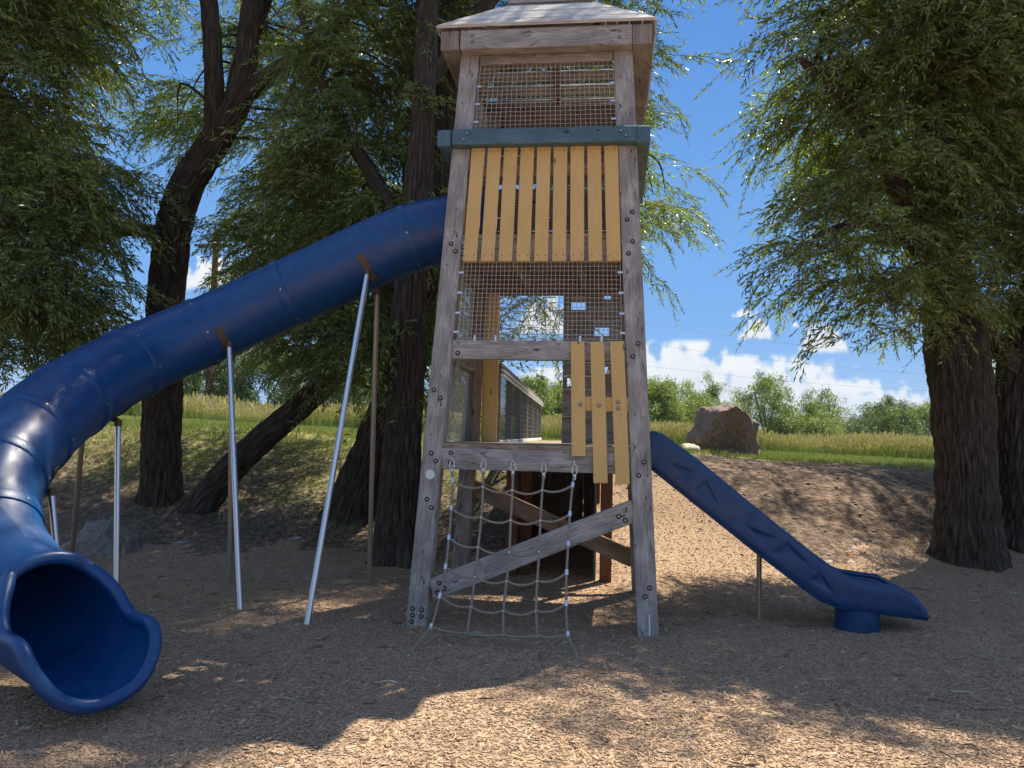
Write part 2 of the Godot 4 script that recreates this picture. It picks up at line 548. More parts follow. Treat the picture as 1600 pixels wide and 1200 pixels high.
func ground() -> void:
	var xs := []
	var zs := []
	var x := -8.0
	while x < 8.01:
		xs.append(x); x += 0.1
	var step := 0.12
	var hi := 8.0
	while hi < 1800.0:
		step *= 1.16
		hi += step
		xs.append(hi); xs.push_front(-hi)
	var z := 0.0
	while z > -17.0:
		zs.append(z); z -= 0.1
	step = 0.11
	while z > -2600.0:
		zs.append(z)
		step *= 1.13
		z -= step
	zs.append(z)
	z = 0.4
	step = 0.5
	while z < 60.0:
		zs.push_front(z)
		step *= 1.4
		z += step
	var w := xs.size()
	var h := zs.size()
	var pos := PackedVector3Array()
	var col := PackedColorArray()
	var uv := PackedVector2Array()
	var zone := PackedByteArray()
	for j in h:
		for k in w:
			var px: float = xs[k]
			var pz: float = zs[j]
			var d := -pz
			var y := ground_y(px, pz)
			pos.append(Vector3(px, y, pz))
			uv.append(Vector2(px, pz))
			var n1 := noise.get_noise_2d(px * 40.0, pz * 40.0)
			var n2 := noise.get_noise_2d(px * 12.0 + 300.0, pz * 12.0)
			var inside := d < mulch_edge(px) and absf(px) < 11.0
			zone.append(1 if inside else 0)
			if inside:
				var n3 := noise.get_noise_2d(px * 130.0, pz * 130.0)
				var b := 1.0 + 0.22 * n1 + 0.2 * n2 + 0.18 * n3
				col.append(Color(b, b * 0.985, b * 0.96))
			else:
				var dirt := Color(0.31, 0.225, 0.165)
				var lawn := Color(0.24, 0.275, 0.08).lerp(Color(0.37, 0.35, 0.15), clampf(0.5 + 1.1 * n2, 0, 1))
				var turf := sstep(10.2, 13.2, d + 2.2 * n2 + 1.2 * n1 + 0.3 * sstep(0.5, -2.5, px) - 3.2 * sstep(1.5, 3.0, px) * (1.0 - sstep(6.0, 8.0, px)))
				col.append(dirt.lerp(lawn, turf) * (1.0 + 0.2 * n1))
	var grid := [G.new(), G.new()]
	for q in 2:
		grid[q].v = pos; grid[q].t = uv; grid[q].c = col
		var nn := PackedVector3Array()
		nn.resize(pos.size())
		grid[q].n = nn
	for j in h:
		for k in w:
			var a := pos[j * w + mini(k + 1, w - 1)] - pos[j * w + maxi(k - 1, 0)]
			var b := pos[mini(j + 1, h - 1) * w + k] - pos[maxi(j - 1, 0) * w + k]
			var nn := b.cross(a).normalized()
			nn = nn if nn.y > 0.0 else -nn
			grid[0].n[j * w + k] = nn
			grid[1].n[j * w + k] = nn
	for j in h - 1:
		for k in w - 1:
			var p := j * w + k
			var q: int = 1 if zone[p] + zone[p + 1] + zone[p + w] + zone[p + w + 1] >= 2 else 0
			grid[q].i.append_array(PackedInt32Array([p, p + w + 1, p + w, p, p + 1, p + w + 1]) if pos[p].z < pos[p + w].z else PackedInt32Array([p, p + w, p + w + 1, p, p + w + 1, p + 1]))
	var am: ArrayMesh = grid[0].mesh(M.soil)
	grid[1].mesh(M.mulch, am)
	var o := obj("ground", am, null)
	o.set_meta("kind", "structure")

func hills() -> void:
	var rows := []
	for q in [[2200.0, 0.0], [2300.0, 0.3], [2500.0, 0.52], [2800.0, 0.4]]:
		var row := []
		for k in 121:
			var a := deg_to_rad(-60.0 + k)
			var top := 105.0 + 55.0 * noise.get_noise_1d(k * 9.0) + 30.0 * noise.get_noise_1d(k * 31.0 + 500.0)
			row.append(Vector3(sin(a) * q[0], -10.0 + (top + 35.0) * q[1], -cos(a) * q[0]))
		rows.append(row)
	var g := G.new()
	g.sheet(rows)
	obj("hills", g, M.hill).set_meta("kind", "structure")

func chips_and_grass() -> void:
	var rng := RandomNumberGenerator.new()
	rng.seed = 9
	var g := G.new()
	g.box(Vector3(-0.5, 0, 0), Vector3(0.5, 0, 0), 1.0, 1.0)
	var chip := g.mesh()
	var list := []
	var cols := PackedColorArray()
	while list.size() < 220000:
		var d := 2.6 + 9.0 * pow(rng.randf(), 1.5)
		var x := rng.randf_range(-1, 1) * (1.2 + d * 0.75)
		if d > mulch_edge(x) + rng.randf_range(-0.5, 0.9):
			continue
		var y := ground_y(x, -d)
		var long := rng.randf_range(0.005, 0.024) * (1.0 if rng.randf() < 0.94 else 2.4)
		var b := Basis.from_euler(Vector3(rng.randf_range(-0.35, 0.35), rng.randf() * TAU, rng.randf_range(-0.3, 0.3)))
		b = b * Basis.from_scale(Vector3(long, rng.randf_range(0.002, 0.004), long * rng.randf_range(0.08, 0.4)))
		list.append(Transform3D(b, Vector3(x, y + 0.003, -d)))
		var k := rng.randf_range(0.5, 1.2)
		var gry := rng.randf() * 0.25
		cols.append(Color((0.46 - 0.06 * gry) * k, (0.318 + 0.02 * gry) * k, (0.198 + 0.1 * gry) * k))
	var o := copies("wood_chips", chip, M.chip, list, cols)
	tag(o, "loose tan wood chips covering the playground floor", "wood chips")
	# sticks and splinters
	var stick := G.new()
	stick.tube(PackedVector3Array([Vector3(-0.5, 0, 0), Vector3(-0.1, 0.02, 0.03), Vector3(0.5, 0, -0.02)]), [0.012, 0.015, 0.008], 5)
	list = []
	cols = PackedColorArray()
	while list.size() < 600:
		var d := 2.7 + 7.0 * pow(rng.randf(), 1.3)
		var x := rng.randf_range(-1, 1) * (1.2 + d * 0.7)
		var long := rng.randf_range(0.04, 0.12) * (1.0 if rng.randf() < 0.94 else 2.0)
		var th := rng.randf_range(0.18, 0.42)
		list.append(Transform3D(Basis(Vector3.UP, rng.randf() * TAU) * Basis.from_scale(Vector3(long, th, th)), Vector3(x, ground_y(x, -d) + 0.006, -d)))
		cols.append(Color(0.14, 0.10, 0.07).lerp(Color(0.55, 0.46, 0.34), pow(rng.randf(), 1.6)))
	o = copies("fallen_sticks", stick.mesh(), M.chip, list, cols)
	tag(o, "small fallen sticks and pale splinters lying among the wood chips", "sticks")
	# clods and pebbles on the bare bank
	var clod := lump("clod", Transform3D(), [[Vector3(0, -1, 0), 0.3], [Vector3(0.2, 1, 0), 0.35], [Vector3(1, 0.3, 0.2), 0.5], [Vector3(-1, 0.2, 0.3), 0.5], [Vector3(0, 0.2, 1), 0.45], [Vector3(0.2, 0.1, -1), 0.45]], 0.3, 6, 2.0)
	list = []
	cols = PackedColorArray()
	while list.size() < 4500:
		var d := 8.5 + 6.0 * rng.randf()
		var x := rng.randf_range(-7.0, 8.0)
		if d < mulch_edge(x):
			continue
		var sz := 0.010 + 0.045 * pow(rng.randf(), 5.0)
		list.append(Transform3D(Basis(Vector3.UP, rng.randf() * TAU).scaled(Vector3(sz, sz * 0.7, sz)), Vector3(x, ground_y(x, -d) + 0.002, -d)))
		cols.append(Color(0.30, 0.22, 0.16) * rng.randf_range(0.6, 1.3))
	o = copies("clods", clod.mesh(), M.chip, list, cols)
	tag(o, "loose clods and pebbles scattered over the bare dirt bank", "clods")
	# lawn
	var blades := G.new()
	for k in 7:
		var a := rng.randf() * TAU
		var p := Vector3(cos(a), 0, sin(a)) * rng.randf() * 0.05
		var lean := Vector3(rng.randf_range(-1, 1), 0, rng.randf_range(-1, 1)) * 0.03
		var side := Vector3(cos(a + 1.2), 0, sin(a + 1.2)) * 0.004
		var tall := rng.randf_range(0.03, 0.075)
		blades.tri(p - side, p + side, p + lean + Vector3(0, tall, 0))
	list = []
	cols = PackedColorArray()
	while list.size() < 45000:
		var d := 9.5 + 22.0 * pow(rng.randf(), 1.3)
		var x := rng.randf_range(-1, 1) * (2.0 + d * 0.72)
		var n2 := noise.get_noise_2d(x * 12.0 + 300.0, -d * 12.0)
		var turf := sstep(10.2, 13.2, d + 2.2 * n2 + 0.3 * sstep(0.5, -2.5, x) - 3.2 * sstep(1.5, 3.0, x) * (1.0 - sstep(6.0, 8.0, x)) + rng.randf_range(-1.2, 1.2))
		if rng.randf() > turf or d < mulch_edge(x):
			continue
		var s := rng.randf_range(0.7, 1.4) * (1.0 + 0.02 * d)
		list.append(Transform3D(Basis(Vector3.UP, rng.randf() * TAU).scaled(Vector3(s, s * rng.randf_range(0.6, 1.2), s)), Vector3(x, ground_y(x, -d), -d)))
		cols.append(Color(0.24, 0.30, 0.08).lerp(Color(0.44, 0.42, 0.18), rng.randf() * clampf(0.6 + n2, 0, 1)) * rng.randf_range(0.7, 1.15))
	o = copies("lawn_grass", blades.mesh(), M.grass, list, cols)
	tag(o, "short mown grass on the bank and field", "grass")
	# tall grass with golden seed heads along the far edge
	var tall := G.new()
	for k in 12:
		var p := Vector3(rng.randf_range(-0.25, 0.25), 0, rng.randf_range(-0.25, 0.25))
		var a := rng.randf() * PI
		var side := Vector3(cos(a), 0, sin(a))
		var lean := Vector3(rng.randf_range(-1, 1), 0, rng.randf_range(-1, 1)) * 0.12
		var ht := rng.randf_range(0.55, 0.9)
		tall.col = Color(0.27, 0.31, 0.09)
		tall.tri(p - side * 0.012, p + side * 0.012, p + lean + Vector3(0, ht * 0.9, 0))
		if k % 4 != 0:
			tall.col = Color(0.50, 0.41, 0.20)
			var m := p + lean * 0.9 + Vector3(0, ht * 0.86, 0)
			tall.quad(m, m + side * 0.02 + Vector3(0, 0.08, 0), m + lean * 0.35 + Vector3(0, 0.2, 0), m - side * 0.02 + Vector3(0, 0.08, 0))
	list = []
	cols = PackedColorArray()
	for k in 26000:
		var far := pow(rng.randf(), 1.4)
		var x := rng.randf_range(-1, 1) * (26.0 + 26.0 * far)
		var d := 29.0 + 1.5 * noise.get_noise_1d(x * 4.0) + 24.0 * far
		var s := rng.randf_range(0.45, 1.15) * (0.85 + 0.7 * noise.get_noise_2d(x * 9.0, d * 9.0))
		list.append(Transform3D(Basis(Vector3.UP, rng.randf() * TAU).scaled(Vector3(s * 1.5, s, s * 1.5)), Vector3(x, ground_y(x, -d), -d)))
		cols.append(Color(1, 1, 1) * rng.randf_range(0.75, 1.2))
	o = copies("tall_grass", tall.mesh(), M.grass, list, cols)
	tag(o, "tall golden grass with green stems along the far edge of the lawn", "grass")


# ---------------------------------------------------------------- tower
func hw(y: float) -> float: return 0.868 - 0.0533 * y
func zf(y: float) -> float: return -0.0714 * y
func zr(y: float) -> float: return -1.74 + 0.03 * y

var uvk := 0.0
func uvo() -> Vector2:
	uvk += 0.377
	return Vector2(fmod(uvk * 1.7, 5.0), fmod(uvk, 3.0))

func beam(parent: Node, called: String, a: Vector3, b: Vector3, w: float, h: float, m: Material, up := Vector3.UP, ch := 0.004) -> MeshInstance3D:
	var g := G.new()
	g.bar(a, b, w, h, up, ch, uvo())
	return obj(called, g, m, parent)

var bolt_mesh: ArrayMesh
var dome_mesh: ArrayMesh
func bolt(parent: Node, at: Vector3, dir := Vector3.BACK, dome := false) -> void:
	if bolt_mesh == null:
		var g := G.new()
		g.tube(PackedVector3Array([Vector3(0, 0, -0.004), Vector3(0, 0, 0.0012)]), 0.0175, 14)
		bolt_mesh = g.mesh(M.bore)
		g = G.new()
		g.tube(PackedVector3Array([Vector3(0, 0, 0), Vector3(0, 0, 0.003), Vector3(0, 0, 0.0045)]), [0.0115, 0.0115, 0.008], 10)
		g.mesh(M.bolt, bolt_mesh)
		g = G.new()
		g.tube(PackedVector3Array([Vector3(0, 0, -0.003), Vector3(0, 0, 0.002), Vector3(0, 0, 0.006), Vector3(0, 0, 0.008)]), [0.015, 0.015, 0.011, 0.004], 12)
		dome_mesh = g.mesh(M.galv)
	var o := MeshInstance3D.new()
	o.name = "bolt"
	o.mesh = dome_mesh if dome else bolt_mesh
	parent.add_child(o, true)
	var side := dir.cross(Vector3.UP).normalized()
	o.transform = Transform3D(Basis(side, dir.cross(side), dir).orthonormalized(), at)

var screw_mesh: ArrayMesh
func screw(parent: Node, at: Vector3) -> void:
	if screw_mesh == null:
		var g := G.new()
		g.tube(PackedVector3Array([Vector3(0, 0, -0.003), Vector3(0, 0, 0.0005)]), 0.0045, 7)
		screw_mesh = g.mesh(M.bracket)
	var o := MeshInstance3D.new()
	o.name = "screw"
	o.mesh = screw_mesh
	parent.add_child(o, true)
	o.position = at

# welded wire over a four-sided opening
func wire_panel(parent: Node, bl: Vector3, br: Vector3, tl: Vector3, tr: Vector3, nx: int, ny: int, r: float, m: Material, called := "wire_mesh") -> void:
	var g := G.new()
	for k in nx + 1:
		var t := float(k) / nx
		g.tube(PackedVector3Array([bl.lerp(br, t), tl.lerp(tr, t)]), r if k > 0 and k < nx else r * 1.5, 4, false)
	for k in ny + 1:
		var t := float(k) / ny
		g.tube(PackedVector3Array([bl.lerp(tl, t), br.lerp(tr, t)]), r if k > 0 and k < ny else r * 1.5, 4, false)
	obj(called, g, m, parent)

var clip_mesh: ArrayMesh
func clip(parent: Node, at: Vector3, turn := 0.0) -> void:
	if clip_mesh == null:
		var g := G.new()
		g.bar(Vector3(-0.022, 0, 0), Vector3(0.022, 0, 0), 0.006, 0.018, Vector3.UP, 0.002)
		g.tube(PackedVector3Array([Vector3(0.008, 0, 0), Vector3(0.008, 0, 0.007)]), 0.006, 6)
		clip_mesh = g.mesh(M.galv)
	var o := MeshInstance3D.new()
	o.name = "clip"
	o.mesh = clip_mesh
	parent.add_child(o, true)
	o.transform = Transform3D(Basis(Vector3.BACK, turn), at)

func tower() -> void:
	var t := thing("play_tower", "tall tapered wooden play tower with yellow slats, teal band and plank roof", "play tower", T)
	# the four battered posts
	var posts := []
	var rims := []
	for sx in [-1.0, 1.0]:
		for fr in [true, false]:
			var lo := -0.3
			var hi := 4.24
			var a := Vector3(sx * (hw(lo) - 0.07), lo, (zf(lo) - 0.07) if fr else (zr(lo) + 0.07))
			var b := Vector3(sx * (hw(hi) - 0.07), hi, (zf(hi) - 0.07) if fr else (zr(hi) + 0.07))
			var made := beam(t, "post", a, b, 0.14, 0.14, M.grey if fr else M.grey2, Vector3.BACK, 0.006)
			if fr:
				posts.append(made)
	# rims at the deck, the rail and the upper floor
	for q in [[1.165, 0.15, 0.05, "deck_beam"], [1.952, 0.14, 0.05, "rail_beam"], [2.69, 0.16, 0.05, "floor_beam"]]:
		var y: float = q[0]
		var x := hw(y) - 0.138
		var front := zf(y) - 0.06
		var back := zr(y) + 0.06
		rims.append(beam(t, q[3], Vector3(-x, y, front), Vector3(x, y, front), 0.09, q[1], M.grey))
		if q[3] != "rail_beam":
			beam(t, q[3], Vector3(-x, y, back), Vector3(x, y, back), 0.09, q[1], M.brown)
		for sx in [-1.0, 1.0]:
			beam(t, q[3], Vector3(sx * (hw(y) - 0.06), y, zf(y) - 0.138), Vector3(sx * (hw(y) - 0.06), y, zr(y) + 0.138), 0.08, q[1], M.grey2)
	# floors
	for q in [[1.2575, "deck_plank", 0.0], [2.79, "floor_plank", 0.0]]:
		var y: float = q[0]
		var z: float = zf(y) - 0.015
		var back := zr(y) + 0.01
		var n := int((z - back) / 0.145)
		for k in n:
			var zz: float = z - 0.07 - k * (z - back) / n
			var inset: float = 0.142 if k == 0 or k == n - 1 else 0.02
			beam(t, q[1], Vector3(-hw(y) + inset, y, zz), Vector3(hw(y) - inset, y, zz), (z - back) / n - 0.008, 0.034, M.deck)
	for x in [-0.22, 0.27]:
		beam(t, "joist", Vector3(x, 2.70, zf(2.7) - 0.106), Vector3(x, 2.70, zr(2.7) + 0.106), 0.04, 0.13, M.deck)
	# yellow slats
	for k in 9:
		var xb := -0.513 + k * 0.13025
		var xt := -0.481 + k * 0.122
		beam(t, "slat", Vector3(xb, 2.598, zf(2.598) + 0.006), Vector3(xt, 3.475, zf(3.475) + 0.006), 0.1, 0.022, M.yellow, Vector3.BACK, 0.003)
		for q in [[xb, 2.64], [xt, 3.435]]:
			for sx in [-0.028, 0.03]:
				screw(t.get_child(-1), Vector3(q[0] + sx, q[1], zf(q[1]) + 0.018))
	for q in [[0.284, 2.012, 0.3075, 1.205], [0.4215, 2.013, 0.4625, 1.025], [0.56, 2.018, 0.6135, 1.02]]:
		beam(t, "slat", Vector3(q[2], q[3], zf(q[3]) + 0.006), Vector3(q[0], q[1], zf(q[1]) + 0.006), 0.098, 0.022, M.yellow, Vector3.BACK, 0.003)
	beam(t, "slat_rail", Vector3(0.25, 1.572, zf(1.572) - 0.017), Vector3(0.66, 1.572, zf(1.572) - 0.017), 0.022, 0.1, M.yellow)
	beam(t, "slat_rail", Vector3(-0.53, 3.29, zf(3.29) - 0.026), Vector3(0.53, 3.29, zf(3.29) - 0.026), 0.04, 0.09, M.brown)
	for q in [[0.313, 1.566], [0.443, 1.562], [0.573, 1.588], [0.576, 1.545]]:
		bolt(t, Vector3(q[0], q[1], zf(q[1]) + 0.0185), Vector3.BACK, true)
	# teal band
	var yb := 3.517
	var f0 := zf(yb) + 0.005
	var collar := beam(t, "collar_beam", Vector3(-0.667, yb, f0 + 0.05), Vector3(0.676, yb, f0 + 0.05), 0.1, 0.118, M.teal, Vector3.UP, 0.007)
	beam(t, "collar_beam", Vector3(-0.667, yb, zr(yb) - 0.055), Vector3(0.676, yb, zr(yb) - 0.055), 0.1, 0.118, M.teal, Vector3.UP, 0.007)
	for sx in [-1.0, 1.0]:
		beam(t, "collar_beam", Vector3(sx * 0.7255, yb - 0.004, f0 + 0.097), Vector3(sx * 0.7255, yb - 0.004, zr(yb) - 0.108), 0.1, 0.122, M.teal, Vector3.UP, 0.007)
	for q in [[-0.55, 3.54], [-0.575, 3.495], [0.565, 3.535], [0.60, 3.50]]:
		bolt(collar, Vector3(q[0], q[1], f0 + 0.1), Vector3.BACK, true)
	# head beams under the roof
	var yh := 4.272
	var h0 := zf(yh) + 0.01
	var head := beam(t, "head_beam", Vector3(-0.632, yh, h0 + 0.05), Vector3(0.637, yh, h0 + 0.05), 0.11, 0.15, M.grey, Vector3.UP, 0.006)
	beam(t, "head_beam", Vector3(-0.632, yh, zr(yh) - 0.06), Vector3(0.637, yh, zr(yh) - 0.06), 0.11, 0.15, M.grey2, Vector3.UP, 0.006)
	for sx in [-1.0, 1.0]:
		beam(t, "head_beam", Vector3(sx * 0.711, yh, h0 + 0.103), Vector3(sx * 0.711, yh, zr(yh) - 0.113), 0.14, 0.148, M.grey2, Vector3.UP, 0.006)
	beam(t, "header", Vector3(-0.5, 4.17, zf(4.17) - 0.05), Vector3(0.5, 4.17, zf(4.17) - 0.05), 0.07, 0.075, M.grey2)
	for q in [[-0.54, 4.30], [-0.54, 4.255], [0.545, 4.295], [0.545, 4.25]]:
		bolt(head, Vector3(q[0], q[1], h0 + 0.105), Vector3.BACK, true)
	roof(t, yh + 0.078, h0 + 0.13, zr(yh) - 0.14)
	# bolts on the posts
	for q in [[-0.659, 2.734], [-0.623, 2.676], [-0.74, 1.654], [-0.69, 1.595], [-0.739, 1.201], [-0.704, 1.147], [-0.756, 0.876], [-0.721, 0.819], [-0.822, 0.121], [-0.758, 0.116], [-0.824, 0.078], [-0.76, 0.072], [-0.826, 0.035],
			[0.656, 2.963], [0.62, 2.907], [0.66, 2.745], [0.633, 2.656], [0.708, 2.003], [0.673, 1.912], [0.756, 1.177], [0.722, 1.084], [0.803, 0.332], [0.774, 0.276]]:
		bolt(posts[0 if q[0] < 0.0 else 1], Vector3(q[0], q[1], zf(q[1]) + 0.001), Vector3(0, 0.071, 1).normalized())
	for q in [[-0.58, 2.0], [-0.58, 1.925], [0.585, 1.96], [-0.60, 1.205], [-0.60, 1.14], [0.57, 2.71], [-0.57, 2.71], [-0.57, 2.66]]:
		bolt(rims[0 if q[1] < 1.5 else 1 if q[1] < 2.3 else 2], Vector3(q[0], q[1], zf(q[1]) - 0.013))
	# diagonal braces, front and rear, and a knee
	var a0 := Vector3(-0.70, 0.25, zf(0.25) - 0.04)
	var b0 := Vector3(0.70, 0.845, zf(0.845) - 0.04)
	var brace := beam(t, "brace", a0, b0, 0.05, 0.15, M.grey, Vector3.UP, 0.005)
	for q in [[-0.645, 0.30], [-0.61, 0.265], [-0.655, 0.235], [0.63, 0.85], [0.59, 0.80], [0.635, 0.775]]:
		bolt(brace, Vector3(q[0], q[1], zf(q[1]) - 0.0138))
	beam(t, "brace", Vector3(-0.70, 0.86, zr(0.9) + 0.05), Vector3(0.735, 0.285, zr(0.3) + 0.05), 0.05, 0.15, M.brown, Vector3.UP, 0.005)
	beam(t, "knee_brace", Vector3(-hw(1.6) + 0.09, 1.58, zf(1.6) - 0.15), Vector3(-hw(1.9) + 0.09, 1.90, zf(1.9) - 0.50), 0.04, 0.09, M.grey)
	# wire panels
	wire_panel(t, Vector3(-0.522, 3.585, zf(3.585) - 0.03), Vector3(0.538, 3.585, zf(3.585) - 0.03), Vector3(-0.495, 4.135, zf(4.135) - 0.03), Vector3(0.497, 4.135, zf(4.135) - 0.03), 28, 16, 0.0021, M.wire)
	wire_panel(t, Vector3(-0.582, 2.035, zf(2.035) - 0.02), Vector3(0.592, 2.035, zf(2.035) - 0.02), Vector3(-0.565, 2.60, zf(2.60) - 0.02), Vector3(0.575, 2.60, zf(2.60) - 0.02), 37, 17, 0.0019, M.wire)
	for k in 7:
		clip(t, Vector3(-0.46 + k * 0.152, 2.035, zf(2.03) - 0.012), PI / 2)
	for y in [2.08, 2.22, 2.37, 2.52]:
		clip(t, Vector3(-hw(y) + 0.155, y, zf(y) - 0.012)); clip(t, Vector3(hw(y) - 0.155, y, zf(y) - 0.012))
	for y in [3.68, 3.82, 3.96]:
		clip(t, Vector3(-hw(y) + 0.155, y, zf(y) - 0.022)); clip(t, Vector3(hw(y) - 0.155, y, zf(y) - 0.022))
	var xl := -0.03
	for q in [[1.275, 1.88, 40, 17], [2.025, 2.605, 40, 16]]:
		var lo: float = q[0]
		var hi: float = q[1]
		for sx in [-1.0, 1.0]:
			if sx > 0.0 and lo < 1.5:
				continue
			wire_panel(t, Vector3(sx * (hw(lo) + xl), lo, zr(lo) + 0.14), Vector3(sx * (hw(lo) + xl), lo, zf(lo) - 0.14), Vector3(sx * (hw(hi) + xl), hi, zr(hi) + 0.14), Vector3(sx * (hw(hi) + xl), hi, zf(hi) - 0.14), q[2], q[3], 0.0019, M.wire)
	for sx in [-1.0, 1.0]:
		wire_panel(t, Vector3(sx * (hw(3.6) - 0.03), 3.6, zr(3.6) + 0.14), Vector3(sx * (hw(3.6) - 0.03), 3.6, zf(3.6) - 0.14), Vector3(sx * (hw(4.18) - 0.03), 4.18, zr(4.18) + 0.14), Vector3(sx * (hw(4.18) - 0.03), 4.18, zf(4.18) - 0.14), 34, 16, 0.0019, M.wire)
	# rear wall: planks with small square look-outs, and a doorway to the bridge
	var holes := [[0.44, 0.51, 1.895, 1.955], [0.135, 0.17, 1.78, 1.85], [0.45, 0.505, 2.55, 2.60], [0.16, 0.29, 2.455, 2.525], [0.365, 0.495, 2.23, 2.30]]
	var y := 1.278
	while y < 2.58:
		var top := minf(y + 0.1165, 2.607)
		var cuts := []
		for hl in holes:
			if hl[2] < top and hl[3] > y:
				cuts.append([hl[0], hl[1]])
				for part in [[y, hl[2]], [hl[3], top]]:
					if part[1] - part[0] > 0.012:
						beam(t, "wall_plank", Vector3(hl[0], (part[0] + part[1]) * 0.5, zr(y) + 0.115), Vector3(hl[1], (part[0] + part[1]) * 0.5, zr(y) + 0.115), 0.019, part[1] - part[0], M.grey2, Vector3.UP, 0.002)
		cuts.sort_custom(func(p, q): return p[0] < q[0])
		var from := 0.095
		for cu in cuts + [[hw(y) - 0.142, 9.0]]:
			if cu[0] - from > 0.02:
				beam(t, "wall_plank", Vector3(from, (y + top) * 0.5, zr(y) + 0.115), Vector3(cu[0], (y + top) * 0.5, zr(y) + 0.115), 0.02, top - y, M.grey2, Vector3.UP, 0.002)
			from = cu[1]
		y += 0.119
	y = 2.81
	while y < 3.44:
		beam(t, "wall_plank", Vector3(-hw(y) + 0.142, y + 0.055, zr(y) + 0.07), Vector3(hw(y) - 0.142, y + 0.055, zr(y) + 0.07), 0.022, 0.112, M.brown, Vector3.UP, 0.002)
		y += 0.122
	y = 3.60
	while y < 4.15:
		beam(t, "wall_plank", Vector3(-hw(y) + 0.142, y + 0.055, zr(y) + 0.07), Vector3(hw(y) - 0.142, y + 0.055, zr(y) + 0.07), 0.022, 0.125, M.brown, Vector3.UP, 0.002)
		y += 0.134
	beam(t, "door_post", Vector3(-0.665, 1.275, zr(1.3) + 0.16), Vector3(-0.655, 2.605, zr(2.6) + 0.16), 0.07, 0.06, M.brown, Vector3.BACK)
	beam(t, "door_board", Vector3(-0.555, 1.275, zr(1.3) + 0.09), Vector3(-0.55, 2.605, zr(2.6) + 0.09), 0.14, 0.03, M.yellow, Vector3.BACK)
	beam(t, "door_head", Vector3(-0.48, 2.595, zr(2.6) + 0.125), Vector3(0.60, 2.595, zr(2.6) + 0.125), 0.04, 0.03, M.brown)
	# boards round the tube slide's entry
	for z in [-0.40, -0.52, -1.34, -1.46]:
		beam(t, "side_board", Vector3(-hw(2.81) + 0.10, 2.81, z), Vector3(-hw(3.46) + 0.10, 3.45, z), 0.1, 0.022, M.yellow, Vector3.LEFT, 0.003)
	for z in [-0.40, -0.52, -0.64, -0.76, -0.88, -1.0, -1.12, -1.24, -1.36, -1.48]:
		beam(t, "side_board", Vector3(hw(2.81) - 0.03, 2.81, z), Vector3(hw(3.46) - 0.03, 3.45, z), 0.1, 0.022, M.yellow, Vector3.RIGHT, 0.003)
	# white disc on the left post, pale strip at the right post's foot
	var g := G.new()
	g.tube(PackedVector3Array([Vector3(-0.741, 1.05, zf(1.05) - 0.002), Vector3(-0.741, 1.0502, zf(1.05) + 0.003)]), 0.034, 24)
	obj("round_tag", g, M.white, t)
	beam(t, "foot_strip", Vector3(0.806, 0.02, zf(0.02) + 0.002), Vector3(0.804, 0.155, zf(0.155) + 0.002), 0.010, 0.006, M.white, Vector3.BACK, 0.001)

